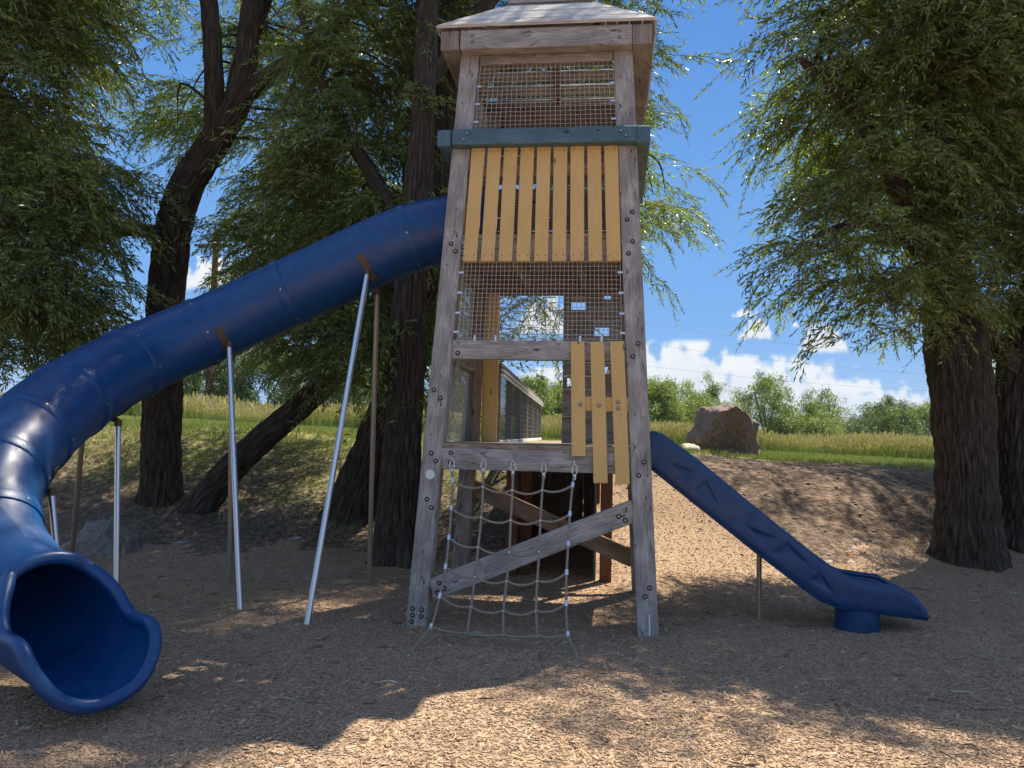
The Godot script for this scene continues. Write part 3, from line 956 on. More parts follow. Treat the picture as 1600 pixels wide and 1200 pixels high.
func roof(t: Node3D, y: float, front: float, back: float) -> void:
	var ex := 0.80
	var top_y := y + 0.42
	var mid := (front + back) * 0.5
	var tx := 0.33
	var tz := 0.26
	# each slope: lapped boards with narrow gaps
	for s in 4:
		var lo_a: Vector3
		var lo_b: Vector3
		var hi_a: Vector3
		var hi_b: Vector3
		match s:
			0:
				lo_a = Vector3(-ex, y, front); lo_b = Vector3(ex, y, front); hi_a = Vector3(-tx, top_y, mid + tz); hi_b = Vector3(tx, top_y, mid + tz)
			1:
				lo_a = Vector3(ex, y, back); lo_b = Vector3(-ex, y, back); hi_a = Vector3(tx, top_y, mid - tz); hi_b = Vector3(-tx, top_y, mid - tz)
			2:
				lo_a = Vector3(-ex, y, back); lo_b = Vector3(-ex, y, front); hi_a = Vector3(-tx, top_y, mid - tz); hi_b = Vector3(-tx, top_y, mid + tz)
			3:
				lo_a = Vector3(ex, y, front); lo_b = Vector3(ex, y, back); hi_a = Vector3(tx, top_y, mid + tz); hi_b = Vector3(tx, top_y, mid - tz)
		var along := (lo_b - lo_a).normalized()
		var nrm := along.cross(hi_a - lo_a)
		nrm = (nrm - along * nrm.dot(along)).normalized()
		if nrm.y < 0.0:
			nrm = -nrm
		var rows := 5
		for k in rows:
			var g := G.new()
			var t0 := float(k) / rows
			var t1 := float(k + 1) / rows - (0.06 if s == 1 else 0.018)
			var off := nrm * (0.004 + 0.002 * (k % 2))
			var p0 := lo_a.lerp(hi_a, t0) + off
			var p1 := lo_b.lerp(hi_b, t0) + off
			var p2 := lo_b.lerp(hi_b, t1) + off
			var p3 := lo_a.lerp(hi_a, t1) + off
			var th := nrm * 0.022
			var m := (p0 + p1 + p2 + p3) * 0.25 + th * 0.5
			var u := uvo()
			var w := p0.distance_to(p1)
			g.quad_out(p0 + th, p1 + th, p2 + th, p3 + th, m, u, u + Vector2(w, 0), u + Vector2(w, 0.17), u + Vector2(0, 0.17))
			g.quad_out(p0, p1, p2, p3, m, u, u + Vector2(w, 0), u + Vector2(w, 0.17), u + Vector2(0, 0.17))
			g.quad_out(p0, p1, p1 + th, p0 + th, m, u, u + Vector2(w, 0), u + Vector2(w, 0.02), u + Vector2(0, 0.02))
			g.quad_out(p3, p2, p2 + th, p3 + th, m, u, u + Vector2(w, 0), u + Vector2(w, 0.02), u + Vector2(0, 0.02))
			g.quad_out(p0, p3, p3 + th, p0 + th, m)
			g.quad_out(p1, p2, p2 + th, p1 + th, m)
			obj("roof_board", g, M.roof, t)
		# a rafter up the middle of each slope
		var ra := (lo_a + lo_b) * 0.5 - nrm * 0.035
		var rb := (hi_a + hi_b) * 0.5 - nrm * 0.035
		beam(t, "rafter", ra.lerp(rb, 0.12), ra.lerp(rb, 0.97), 0.06, 0.06, M.brown, nrm)
	beam(t, "ridge_cap", Vector3(-tx - 0.02, top_y + 0.045, mid), Vector3(tx + 0.02, top_y + 0.045, mid), tz * 2.0 + 0.05, 0.035, M.grey)
	for k in 6:
		var x := -0.27 + k * 0.108
		beam(t, "cap_batten", Vector3(x, top_y + 0.075, mid + tz), Vector3(x, top_y + 0.075, mid - tz), 0.075, 0.02, M.roof)


# ---------------------------------------------------------------- rope net
func rope_net() -> void:
	var o := thing("rope_net", "sagging grey rope climbing net hung from the tower's lower deck beam", "climbing net", T)
	var top := [Vector3(-0.563, 1.145, 0.023), Vector3(-0.343, 1.151, 0.02), Vector3(-0.137, 1.143, 0.024), Vector3(0.076, 1.136, 0.027), Vector3(0.286, 1.133, 0.029)]
	var J := [
		[Vector3(-0.546, 1.02, 0.081), Vector3(-0.535, 0.84, 0.163), Vector3(-0.529, 0.653, 0.249), Vector3(-0.53, 0.474, 0.332), Vector3(-0.547, 0.301, 0.411), Vector3(-0.582, 0.123, 0.493)],
		[Vector3(-0.332, 0.987, 0.096), Vector3(-0.325, 0.79, 0.186), Vector3(-0.327, 0.604, 0.272), Vector3(-0.33, 0.424, 0.355), Vector3(-0.338, 0.249, 0.435), Vector3(-0.347, 0.098, 0.505)],
		[Vector3(-0.129, 0.971, 0.103), Vector3(-0.125, 0.777, 0.192), Vector3(-0.119, 0.581, 0.283), Vector3(-0.122, 0.407, 0.363), Vector3(-0.129, 0.235, 0.442), Vector3(-0.119, 0.1, 0.504)],
		[Vector3(0.074, 0.977, 0.1), Vector3(0.073, 0.784, 0.189), Vector3(0.076, 0.591, 0.278), Vector3(0.075, 0.415, 0.359), Vector3(0.077, 0.244, 0.438), Vector3(0.095, 0.103, 0.502)],
		[Vector3(0.276, 1.014, 0.083), Vector3(0.266, 0.828, 0.169), Vector3(0.263, 0.643, 0.254), Vector3(0.26, 0.471, 0.333), Vector3(0.265, 0.291, 0.416), Vector3(0.284, 0.119, 0.495)]]
	for k in 5:
		var pts: Array = [top[k] + Vector3(0, -0.055, 0.01)] + J[k]
		if k == 0:
			pts.append(Vector3(-0.63, 0.05, 0.70)); pts.append(Vector3(-0.657, -0.03, 0.852))
		elif k == 4:
			pts.append(Vector3(0.34, 0.045, 0.64)); pts.append(Vector3(0.376, -0.03, 0.745))
		var g := G.new()
		g.tube(spline(pts, 6), 0.0085, 8)
		var rope := obj("rope", g, M.rope, o)
		# the eye on the beam and the thimble below it
		var at: Vector3 = top[k]
		g = G.new()
		var loop := PackedVector3Array()
		for q in 17:
			var a := TAU * q / 16.0
			loop.append(at + Vector3(sin(a) * 0.016 * (1.0 - 0.35 * cos(a)), cos(a) * 0.036 - 0.016, 0.012))
		g.tube(loop, 0.0045, 6, false)
		var eye := PackedVector3Array()
		for q in 13:
			var a := TAU * q / 12.0
			eye.append(at + Vector3(0.0, 0.022 + cos(a) * 0.016, 0.012 + sin(a) * 0.016))
		g.tube(eye, 0.004, 6, false)
		g.tube(PackedVector3Array([at + Vector3(0, 0.034, 0.02), at + Vector3(0, 0.034, -0.16)]), 0.005, 6)
		obj("eye_hook", g, M.galv, rope)
		g = G.new()
		g.tube(PackedVector3Array([at + Vector3(0, -0.047, 0.011), at + Vector3(0, -0.085, 0.014)]), 0.0125, 10)
		obj("ferrule", g, M.galv, rope)
		for j in 6:
			var p: Vector3 = J[k][j]
			var down: Vector3 = (p - (J[k][j - 1] if j > 0 else top[k])).normalized()
			g = G.new()
			if k == 0 or k == 4:
				g.tube(PackedVector3Array([p - down * 0.018, p + down * 0.018]), 0.0125, 10)
			else:
				g.tube(PackedVector3Array([p - Vector3(0, 0, 0.014), p + Vector3(0, 0, 0.008), p + Vector3(0, 0, 0.014)]), [0.0115, 0.0115, 0.006], 10)
			obj("clamp", g, M.galv, rope)
	for j in 6:
		var pts := PackedVector3Array()
		for k in 4:
			var a: Vector3 = J[k][j]
			var b: Vector3 = J[k + 1][j]
			var sag := 0.028 if j < 5 else 0.004
			if j == 5:
				sag = 0.012
			for q in 8:
				var u := q / 8.0
				pts.append(a.lerp(b, u) + Vector3(0, -sag * 4.0 * u * (1.0 - u), 0.004))
		pts.append(J[4][j])
		var g := G.new()
		g.tube(pts, 0.008, 8)
		obj("rope", g, M.rope, o)
	for p in [Vector3(-0.657, 0.0, 0.852)]:
		var g := G.new()
		g.tube(PackedVector3Array([p + Vector3(0.012, 0.02, -0.05), p + Vector3(0.0, 0.005, -0.01)]), 0.0125, 10)
		obj("clamp", g, M.galv, o)


# ---------------------------------------------------------------- tube slide
func ring_points(c: Vector3, dir: Vector3, r: float, sides: int) -> PackedVector3Array:
	var side := dir.cross(Vector3.UP).normalized()
	var up := side.cross(dir)
	var out := PackedVector3Array()
	for j in sides + 1:
		var a := TAU * j / sides
		out.append(c + (up * cos(a) + side * sin(a)) * r)
	return out

func tube_slide() -> void:
	var o := thing("tube_slide", "long blue plastic tube slide curving down from the tower to an open mouth", "slide", Transform3D())
	var start := T * Vector3(-0.52, 3.03, -0.93)
	var path := [start, Vector3(-0.62, 3.0, -6.70), Vector3(-1.03, 2.865, -6.70), Vector3(-1.86, 2.47, -6.76), Vector3(-2.44, 2.16, -6.68), Vector3(-2.86, 1.86, -6.33), Vector3(-3.0, 1.56, -5.72), Vector3(-3.03, 1.27, -5.18), Vector3(-2.96, 1.0, -4.74), Vector3(-2.80, 0.73, -4.47), Vector3(-2.57, 0.545, -4.30), Vector3(-2.33, 0.435, -4.15), Vector3(-2.26, 0.418, -4.105)]
	var line := spline(path, 12)
	var last := line.size() - 1
	var R := 0.275
	var sides := 40
	# sections between the joints
	var sections := []
	var cuts := [0, 20, 36, 50, 62, 74, 84, 94, 106, last]
	for s in cuts.size() - 1:
		var g := G.new()
		for wall in 2:
			var rows := []
			for k in range(cuts[s], cuts[s + 1] + 1):
				var dir := (line[mini(k + 1, last)] - line[maxi(k - 1, 0)]).normalized()
				var r := R if wall == 0 else R - 0.014
				if wall == 0 and k == cuts[s] and s > 0:
					rows.append(ring_points(line[k] - dir * 0.035, dir, R + 0.001, sides))
					rows.append(ring_points(line[k] - dir * 0.034, dir, R + 0.010, sides))
					rows.append(ring_points(line[k] + dir * 0.030, dir, R + 0.010, sides))
					rows.append(ring_points(line[k] + dir * 0.036, dir, R, sides))
					continue
				rows.append(ring_points(line[k], dir, r, sides))
			if wall == 1:
				rows.reverse()
			g.sheet(rows)
		sections.append(obj("tube_section", g, M.blue, o))
	for s in range(1, cuts.size() - 1):
		var k: int = cuts[s]
		var dir := (line[k + 1] - line[k - 1]).normalized()
		var side := dir.cross(Vector3.UP).normalized()
		var up := side.cross(dir)
		for a in [0.35, 1.35, 2.35, -0.65, -1.65, -2.7]:
			var out := up * cos(a) + side * sin(a)
			var g := G.new()
			var p: Vector3 = line[k] + out * (R + 0.007)
			g.tube(PackedVector3Array([p, p + out * 0.003, p + out * 0.006]), [0.010, 0.010, 0.006], 8)
			obj("bolt", g, M.galv, sections[s])
	# the mouth: a ring that runs out into a scooped lip
	var dir := Vector3(0.80, -0.09, 0.60).normalized()
	var c0 := line[last] - dir * 0.03
	var side := dir.cross(Vector3.UP).normalized()
	var up := side.cross(dir)
	var L := 0.62
	var spot := func(s: float, a: float, r: float) -> Vector3:
		return c0 + dir * s + (up * cos(a) + side * sin(a)) * r + Vector3(0, 0.035 * pow(maxf(s, 0.0) / L, 2.0), 0)
	var open_at := func(u: float) -> float:
		var a := lerpf(0.75, 1.58, sstep(0.0, 0.50, u))
		return a + 0.85 * pow(maxf(0.0, (u - 0.70) / 0.30), 2.4)
	var g2 := G.new()
	for wall in 2:
		var rows := []
		for q in 5:
			var row := []
			for j in 73:
				row.append(spot.call(-0.06 + 0.09 * q / 4.0, TAU * j / 72.0, R + 0.002 - 0.016 * wall))
			rows.append(row)
		if wall == 1:
			rows.reverse()
		g2.sheet(rows)
		rows = []
		for q in 41:
			var u := q / 40.0
			var cut: float = open_at.call(u)
			var row := []
			for j in 61:
				row.append(spot.call(0.03 + (L - 0.03) * u, lerpf(cut, TAU - cut, j / 60.0), R + 0.002 + 0.02 * u - 0.016 * wall))
			rows.append(row)
		if wall == 1:
			rows.reverse()
		g2.sheet(rows)
	obj("mouth", g2, M.blue, o)
	var edge := []
	for j in 24:
		edge.append(spot.call(0.03, lerpf(-0.75, 0.75, j / 24.0), R + 0.004))
	for q in 40:
		edge.append(spot.call(0.03 + (L - 0.03) * q / 40.0, open_at.call(q / 40.0), R + 0.004 + 0.02 * q / 40.0))
	var fin: float = open_at.call(1.0)
	for j in 40:
		edge.append(spot.call(L, lerpf(fin, TAU - fin, j / 40.0), R + 0.024))
	for q in 40:
		edge.append(spot.call(L - (L - 0.03) * q / 40.0, TAU - (open_at.call(1.0 - q / 40.0) as float), R + 0.024 - 0.02 * q / 40.0))
	for pass_no in 6:
		var soft := []
		for k in edge.size():
			soft.append(edge[k] * 0.5 + edge[(k + 1) % edge.size()] * 0.25 + edge[k - 1] * 0.25)
		edge = soft
	edge.append(edge[0])
	g2 = G.new()
	g2.tube(PackedVector3Array(edge), 0.033, 14, false)
	obj("rim", g2, M.blue, o)
	# legs, in pairs with saddle brackets
	var pairs := [
		[Vector3(-1.17, 2.60, -6.50), Vector3(-1.39, -0.15, -5.75), Vector3(-1.16, 2.52, -6.92), Vector3(-1.19, -0.15, -7.2)],
		[Vector3(-2.25, 2.00, -6.52), Vector3(-1.91, -0.15, -6.05), Vector3(-2.36, 1.93, -6.92), Vector3(-2.35, -0.15, -7.1)],
		[Vector3(-2.86, 1.36, -6.02), Vector3(-2.72, -0.15, -5.85), Vector3(-3.28, 1.42, -6.35), Vector3(-3.62, -0.15, -6.9)],
		[Vector3(-2.80, 0.93, -5.08), Vector3(-2.60, -0.15, -5.0), Vector3(-3.20, 0.95, -5.2), Vector3(-3.45, -0.15, -5.4)]]
	for q in pairs:
		for e in 2:
			var a: Vector3 = q[e * 2]
			var b: Vector3 = q[e * 2 + 1]
			var g := G.new()
			g.tube(PackedVector3Array([a, b]), 0.021, 14)
			var leg := obj("leg", g, M.pole if e == 0 else M.pole_worn, o)
			# strap from the leg's head to the tube's side
			var near: Vector3 = line[0]
			var at := 0
			for k in line.size():
				if line[k].distance_to(a) < near.distance_to(a):
					near = line[k]
					at = k
			var tan := (line[mini(at + 1, last)] - line[maxi(at - 1, 0)]).normalized()
			var out := a - near
			out = (out - tan * out.dot(tan)).normalized()
			var up2 := tan.cross(out)
			if up2.y < 0.0:
				up2 = -up2
			g = G.new()
			var rows := []
			for lay in 2:
				pass
			for k in 7:
				var an := -0.35 + k * 0.14
				var dirn := out * cos(an) + up2 * sin(an)
				var base := near + dirn * (R + 0.004)
				g.box(base - tan * 0.03, base + tan * 0.03, 0.042, 0.008, dirn)
			g.bar(a + Vector3(0, 0.02, 0), near + (out * cos(-0.3) + up2 * sin(-0.3)) * (R + 0.006), 0.03, 0.03, tan, 0.003)
			g.tube(PackedVector3Array([a + Vector3(0, -0.02, 0), a + Vector3(0, 0.03, 0)]), 0.026, 10)
			obj("bracket", g, M.bracket, leg)


# ---------------------------------------------------------------- straight slide
func poly_at(p: Array, x: float) -> float:
	for k in p.size() - 1:
		if x <= p[k + 1][0]:
			return lerpf(p[k][1], p[k + 1][1], clampf((x - p[k][0]) / (p[k + 1][0] - p[k][0]), 0.0, 1.0))
	return p[-1][1]

func straight_slide() -> void:
	var o := thing("straight_slide", "straight blue plastic slide with raised sides to the right of the tower", "slide", T)
	var top := [[0.818, 1.381], [0.869, 1.379], [0.929, 1.343], [1.165, 1.175], [1.528, 0.880], [1.954, 0.548], [2.108, 0.439], [2.177, 0.395], [2.274, 0.356], [2.439, 0.339], [2.562, 0.325], [2.671, 0.262], [2.735, 0.185], [2.764, 0.125]]
	var bot := [[0.828, 1.124], [1.587, 0.540], [1.884, 0.322], [2.038, 0.215], [2.177, 0.164], [2.438, 0.141], [2.764, 0.115]]
	var recess := [[Vector2(0.93, 1.175), Vector2(1.16, 1.105), Vector2(1.09, 1.02)], [Vector2(1.12, 0.965), Vector2(1.225, 1.065), Vector2(1.33, 0.85)], [Vector2(1.48, 0.735), Vector2(1.75, 0.64), Vector2(1.64, 0.57)], [Vector2(1.67, 0.53), Vector2(1.80, 0.63), Vector2(1.99, 0.44)], [Vector2(1.95, 0.35), Vector2(2.03, 0.425), Vector2(2.14, 0.25)]]
	var zn := -0.5
	var zfar := -1.02
	var n := 150
	var side_shape := func(z: float, inward: float, flip: bool) -> G:
		var g := G.new()
		var outer := []
		var inner := []
		for k in n + 1:
			var x := lerpf(0.82, 2.764, float(k) / n)
			var yt := poly_at(top, x)
			var yb := minf(poly_at(bot, x), yt - 0.008)
			var row := []
			var back := []
			for q in 21:
				var v := float(q) / 20.0
				var y := lerpf(yb, yt, v)
				var dent := 0.0
				for r in recess:
					var p := Vector2(x, y)
					var w0: float = (r[1] - r[0]).cross(p - r[0])
					var w1: float = (r[2] - r[1]).cross(p - r[1])
					var w2: float = (r[0] - r[2]).cross(p - r[2])
					var big: float = (r[1] - r[0]).cross(r[2] - r[0])
					var s := signf(big)
					var inn := minf(w0 * s, minf(w1 * s, w2 * s)) / absf(big)
					dent = maxf(dent, sstep(0.0, 0.16, inn))
				var round := 0.012 * pow(absf(v * 2.0 - 1.0), 6.0)
				row.append(Vector3(x, y, z - inward * (0.011 * dent + round)))
				back.append(Vector3(x, y, z - inward * (0.052 - round)))
			outer.append(row)
			inner.append(back)
		if flip:
			outer.reverse()
		else:
			inner.reverse()
		g.sheet(outer)
		g.sheet(inner)
		# the rolled top edge and the bottom edge
		for e in [20, 0]:
			var pts := PackedVector3Array()
			for k in n + 1:
				var r: Array = outer[n - k if flip else k]
				pts.append(r[e] - Vector3(0, 0, inward * 0.014))
			g.tube(pts, 0.017 if e == 20 else 0.014, 8)
			if e == 20:
				var pts2 := PackedVector3Array()
				for p in pts:
					pts2.append(p - Vector3(0, 0.002, inward * 0.022))
				g.tube(pts2, 0.016, 8)
		return g
	obj("side_wall", side_shape.call(zn, 1.0, false), M.blue_shaded, o)
	obj("side_wall", side_shape.call(zfar, -1.0, true), M.blue_shaded, o)
	var g := G.new()
	var rows := []
	var under := []
	for k in n + 1:
		var x := lerpf(0.72, 2.75, float(k) / n)
		var y := lerpf(poly_at(bot, x), poly_at(top, x), 0.38)
		if x < 0.95:
			y = minf(y, 1.262)
		if x > 2.55:
			y = poly_at(bot, x) + 0.07 - 0.06 * sstep(2.6, 2.75, x)
		var row := []
		var low := []
		for q in 9:
			var z := lerpf(zn - 0.03, zfar + 0.03, q / 8.0)
			row.append(Vector3(x, y + 0.03 * pow(absf(q / 4.0 - 1.0), 3.0), z))
			low.append(Vector3(x, y - 0.014, z))
		rows.append(row)
		under.append(low)
	under.reverse()
	g.sheet(rows)
	g.sheet(under)
	obj("bed", g, M.blue_in, o)
	g = G.new()
	var dc := Vector3(2.325, 0, -0.66)
	g.tube(PackedVector3Array([dc + Vector3(0, -0.1, 0), dc + Vector3(0, 0.14, 0), dc + Vector3(0, 0.165, 0)]), [0.155, 0.155, 0.14], 32)
	obj("foot_drum", g, M.blue_shaded, o)
	g = G.new()
	g.tube(PackedVector3Array([Vector3(1.646, -0.2, -0.75), Vector3(1.646, 0.56, -0.75)]), 0.019, 14)
	g.bar(Vector3(1.60, 0.585, -0.75), Vector3(1.70, 0.512, -0.75), 0.3, 0.012, Vector3.UP, 0.002)
	obj("leg", g, M.pole_worn, o)


# ---------------------------------------------------------------- footbridge
func footbridge() -> void:
	var yaw := deg_to_rad(-4.8)
	var o := thing("footbridge", "raised wooden footbridge with wire mesh railings running back from the tower", "footbridge", Transform3D(Basis(Vector3.UP, yaw), Vector3(0.40, 0, -7.66)))
	var long := 8.3
	var half := 0.52
	for k in 58:
		var z := -0.07 - k * 0.143
		beam(o, "plank", Vector3(-half, 1.225, z), Vector3(half, 1.225, z), 0.135, 0.034, M.deck, Vector3.UP, 0.003)
	for sx in [-1.0, 1.0]:
		beam(o, "stringer", Vector3(sx * (half - 0.06), 1.13, 0), Vector3(sx * (half - 0.06), 1.13, -long), 0.05, 0.15, M.brown)
		for k in 7:
			var z := -0.08 - k * 1.36
			beam(o, "rail_post", Vector3(sx * (half + 0.03), 1.0, z), Vector3(sx * (half + 0.03), 1.98, z), 0.07, 0.055, M.grey2, Vector3.BACK)
			if k < 6:
				wire_panel(o, Vector3(sx * half, 1.29, z - 0.03), Vector3(sx * half, 1.29, z - 1.33), Vector3(sx * half, 1.90, z - 0.03), Vector3(sx * half, 1.90, z - 1.33), 20, 10, 0.0022, M.screen)
		beam(o, "top_rail", Vector3(sx * (half + 0.03), 2.0, 0), Vector3(sx * (half + 0.03), 2.0, -long), 0.10, 0.035, M.grey2)
		for y in [1.945, 1.90]:
			var g := G.new()
			g.tube(PackedVector3Array([Vector3(sx * (half - 0.03), y, 0), Vector3(sx * (half - 0.03), y, -long)]), 0.014, 10)
			obj("pipe_rail", g, M.white, o)
		beam(o, "kick_board", Vector3(sx * (half - 0.012), 1.265, 0), Vector3(sx * (half - 0.012), 1.265, -long), 0.02, 0.045, M.white)
	for q in [[-0.40, -0.30], [-0.27, -0.42], [0.50, -0.24], [-0.45, -3.0], [0.45, -3.0], [-0.45, -6.2], [0.45, -6.2]]:
		var gy := ground_y(0.4 + q[0] - sin(yaw) * 0.0, -7.66 + q[1])
		beam(o, "support_post", Vector3(q[0], minf(gy, 0.3) - 0.3, q[1]), Vector3(q[0], 1.06, q[1]), 0.11, 0.11, M.red, Vector3.BACK)

	# boards added to shut out light and darken the space under the bridge
	for k in 24:
		var z := -0.32 - k * 0.098
		for sx in [-1.0, 1.0]:
			beam(o, "added_shade_board", Vector3(sx * 0.40, -0.2, z), Vector3(sx * 0.40, 1.055, z), 0.02, 0.092, M.grey2, Vector3.BACK, 0.002)
	for k in 8:
		beam(o, "added_shade_board", Vector3(-0.34 + k * 0.097, -0.2, -2.2), Vector3(-0.34 + k * 0.097, 1.05, -2.2), 0.092, 0.02, M.grey2, Vector3.BACK, 0.002)


# ---------------------------------------------------------------- trees
func trunk(pts: Array, rad: Array, sides: int, flare: float, sd: float, tone: Color) -> G:
	var line := spline(pts, 18)
	var g := G.new()
	var count := line.size()
	var side := Vector3.RIGHT
	var rows := []
	var uvs := []
	var cols := []
	var along := 0.0
	for k in count:
		var dir := (line[mini(k + 1, count - 1)] - line[maxi(k - 1, 0)]).normalized()
		if k > 0:
			along += line[k].distance_to(line[k - 1])
		side = (side - dir * side.dot(dir)).normalized()
		var up := dir.cross(side)
		var f := float(k) / (count - 1) * (rad.size() - 1)
		var r: float = lerpf(rad[int(f)], rad[mini(int(f) + 1, rad.size() - 1)], f - int(f))
		var row := []
		var uv := []
		var col := []
		for j in sides + 1:
			var a := TAU * (j % sides) / sides
			var o := side * cos(a) + up * sin(a)
			var q := o * r * 95.0 + Vector3(sd * 31.0, sd * 17.0, sd * 7.0)
			var ridge := absf(bark_noise.get_noise_3d(q.x * 6.0, along * 70.0 + q.y * 1.2, q.z * 6.0))
			var lump := bark_noise.get_noise_3d(o.x * 22.0 + sd * 9.0, along * 22.0, o.z * 22.0)
			var rr := r * (1.0 + 0.15 * lump) + minf(r, 0.3) * 0.25 * (sqrt(ridge) - 0.4)
			if flare > 0.0:
				rr += r * flare * exp(-along / 0.28) * (0.55 + 0.6 * maxf(0.0, sin(a * 4.0 + sd * 3.0) + 0.5 * sin(a * 7.0 + sd)))
			row.append(line[k] + o * rr)
			uv.append(Vector2(float(j) / sides * maxf(1.0, roundf(r * 6.0)), along * 0.35))
			col.append(tone * (0.55 + 0.9 * clampf(sqrt(ridge) * 1.25, 0.0, 1.0)))
		rows.append(row)
		uvs.append(uv)
		cols.append(col)
	rows.reverse(); uvs.reverse(); cols.reverse()
	g.sheet(rows, uvs, cols)
	return g

var sprays := []
func leaf(g: G, at: Vector3, dir: Vector3, nrm: Vector3, long: float, wide: float) -> void:
	var s := dir.cross(nrm).normalized() * wide * 0.5
	var bend := nrm * long * 0.06
	var m := at + dir * long * 0.42 - bend * 0.3
	var tip := at + dir * long - nrm * long * 0.10
	g.tri(at, m + s + bend, m)
	g.tri(at, m, m - s + bend)
	g.tri(m, m + s + bend, tip)
	g.tri(m, tip, m - s + bend)

# a drooping willow spray about a metre long, growing along +x
func make_sprays() -> void:
	var rng := RandomNumberGenerator.new()
	for k in 4:
		rng.seed = 500 + k
		var g := G.new()
		var main := []
		var n := 9
		for q in n:
			var u := float(q) / (n - 1)
			main.append(Vector3(u * 0.85, 0.12 * sin(u * 2.4) - 0.30 * u * u, 0.09 * sin(u * 5.0 + k)))
		var line := spline(main, 2)
		g.col = Color(0.13, 0.10, 0.045)
		g.tube(line, 0.0035, 3, false)
		for q in 10:
			var u := 0.08 + 0.92 * q / 10.0
			var p := line[int(u * (line.size() - 1))]
			var yaw := (1.0 if q % 2 else -1.0) * rng.randf_range(0.35, 1.0)
			var d := Vector3(cos(yaw), rng.randf_range(-0.5, 0.45) - 0.25 * u, sin(yaw)).normalized()
			if q == 9:
				d = (line[line.size() - 1] - line[line.size() - 3]).normalized()
			var tl := rng.randf_range(0.24, 0.42)
			var tw := PackedVector3Array()
			for w in 6:
				var v := w / 5.0
				tw.append(p + d * tl * v + Vector3(0, -0.12 * tl * v * v * 2.0, 0))
			g.col = Color(0.16, 0.14, 0.05)
			g.tube(tw, 0.002, 3, false)
			var leaves := 13
			for w in leaves:
				var v := (w + 0.6) / leaves
				var at := tw[mini(int(v * 5.0), 4)].lerp(tw[mini(int(v * 5.0) + 1, 5)], fmod(v * 5.0, 1.0))
				var out := d.cross(Vector3.UP).normalized() * (1.0 if w % 2 else -1.0)
				var ld := (d * rng.randf_range(0.4, 0.9) + out * rng.randf_range(0.2, 1.0) + Vector3(0, rng.randf_range(-0.95, 0.5), 0)).normalized()
				if w == leaves - 1:
					ld = (d + Vector3(0, -0.5, 0)).normalized()
				var nrm := (Vector3.UP * 0.4 + Vector3(rng.randf_range(-1, 1), rng.randf_range(-0.5, 0.6), rng.randf_range(-1, 1))).normalized()
				nrm = (nrm - ld * nrm.dot(ld)).normalized()
				var b := rng.randf_range(0.75, 1.25)
				g.col = Color(0.205 * b, 0.25 * b, 0.075 * b) if rng.randf() < 0.72 else Color(0.31 * b, 0.335 * b, 0.185 * b)
				leaf(g, at, ld, nrm, rng.randf_range(0.05, 0.115), rng.randf_range(0.015, 0.026))
		sprays.append(g.mesh())

# sprays through ellipsoids: [centre, radii, count]
func foliage(parent: Node, blobs: Array, sd: int, tint_a: Color, tint_b: Color, size := 1.0, gap := -0.18) -> Array:
	var rng := RandomNumberGenerator.new()
	rng.seed = sd
	var lists := [[], [], [], []]
	var cols := [PackedColorArray(), PackedColorArray(), PackedColorArray(), PackedColorArray()]
	var spots := []
	for b in blobs:
		var made := 0
		var tries := 0
		while made < int(b[2] * 0.64) and tries < b[2] * 6:
			tries += 1
			var dir := Vector3(rng.randfn(), rng.randfn(), rng.randfn()).normalized()
			var p: Vector3 = b[0] + dir * pow(rng.randf(), 0.42) * (b[1] as Vector3)
			if noise.get_noise_3d(p.x * 75.0, p.y * 75.0, p.z * 75.0) < gap:
				continue
			if p.y < ground_y(p.x, p.z) + 0.9:
				continue
			var out := Vector3(dir.x, 0.0, dir.z) + Vector3(rng.randfn(), 0, rng.randfn()) * 0.55
			out = (out.normalized() + Vector3(0, rng.randf_range(-0.45, 0.35), 0)).normalized()
			var zx := out.cross(Vector3.UP).normalized()
			var s := rng.randf_range(0.65, 1.15) * size
			var basis := Basis(out, zx.cross(out), zx) * Basis(Vector3.RIGHT, rng.randfn() * 0.4)
			var which := rng.randi() % 4
			lists[which].append(Transform3D(basis.scaled_local(Vector3(s, s, s)), p))
			cols[which].append(tint_a.lerp(tint_b, rng.randf()) * rng.randf_range(0.8, 1.2))
			if made % 14 == 0:
				spots.append(p)
			made += 1
	for k in 4:
		copies("foliage", sprays[k], M.leaf, lists[k], cols[k], parent)
	return spots

func small_branches(parent: Node, limbs: Array, spots: Array, sd: int, tone: Color) -> void:
	var rng := RandomNumberGenerator.new()
	rng.seed = sd
	var g := G.new()
	g.col = tone
	for p in spots:
		var best: Vector3 = limbs[0]
		for q in limbs:
			var lift: float = p.y - q.y
			if q.distance_to(p) + maxf(0.0, -lift) * 0.8 < best.distance_to(p) + maxf(0.0, best.y - p.y) * 0.8:
				best = q
		var far := best.distance_to(p)
		if far > 4.5 or far < 0.3:
			continue
		var mid: Vector3 = best.lerp(p, 0.5) + Vector3(rng.randfn() * 0.08, 0.12, rng.randfn() * 0.08) * far
		g.tube(spline([best, mid, p], 4), [0.022, 0.02, 0.018, 0.016, 0.014, 0.011, 0.009, 0.007, 0.005], 5, false)
	obj("small_branches", g, M.bark, parent).set_meta("kind", "stuff")

func limb_points(list: Array) -> Array:
	var out := []
	for l in list:
		for p in spline(l, 5):
			if p.y > 2.0:
				out.append(p)
	return out

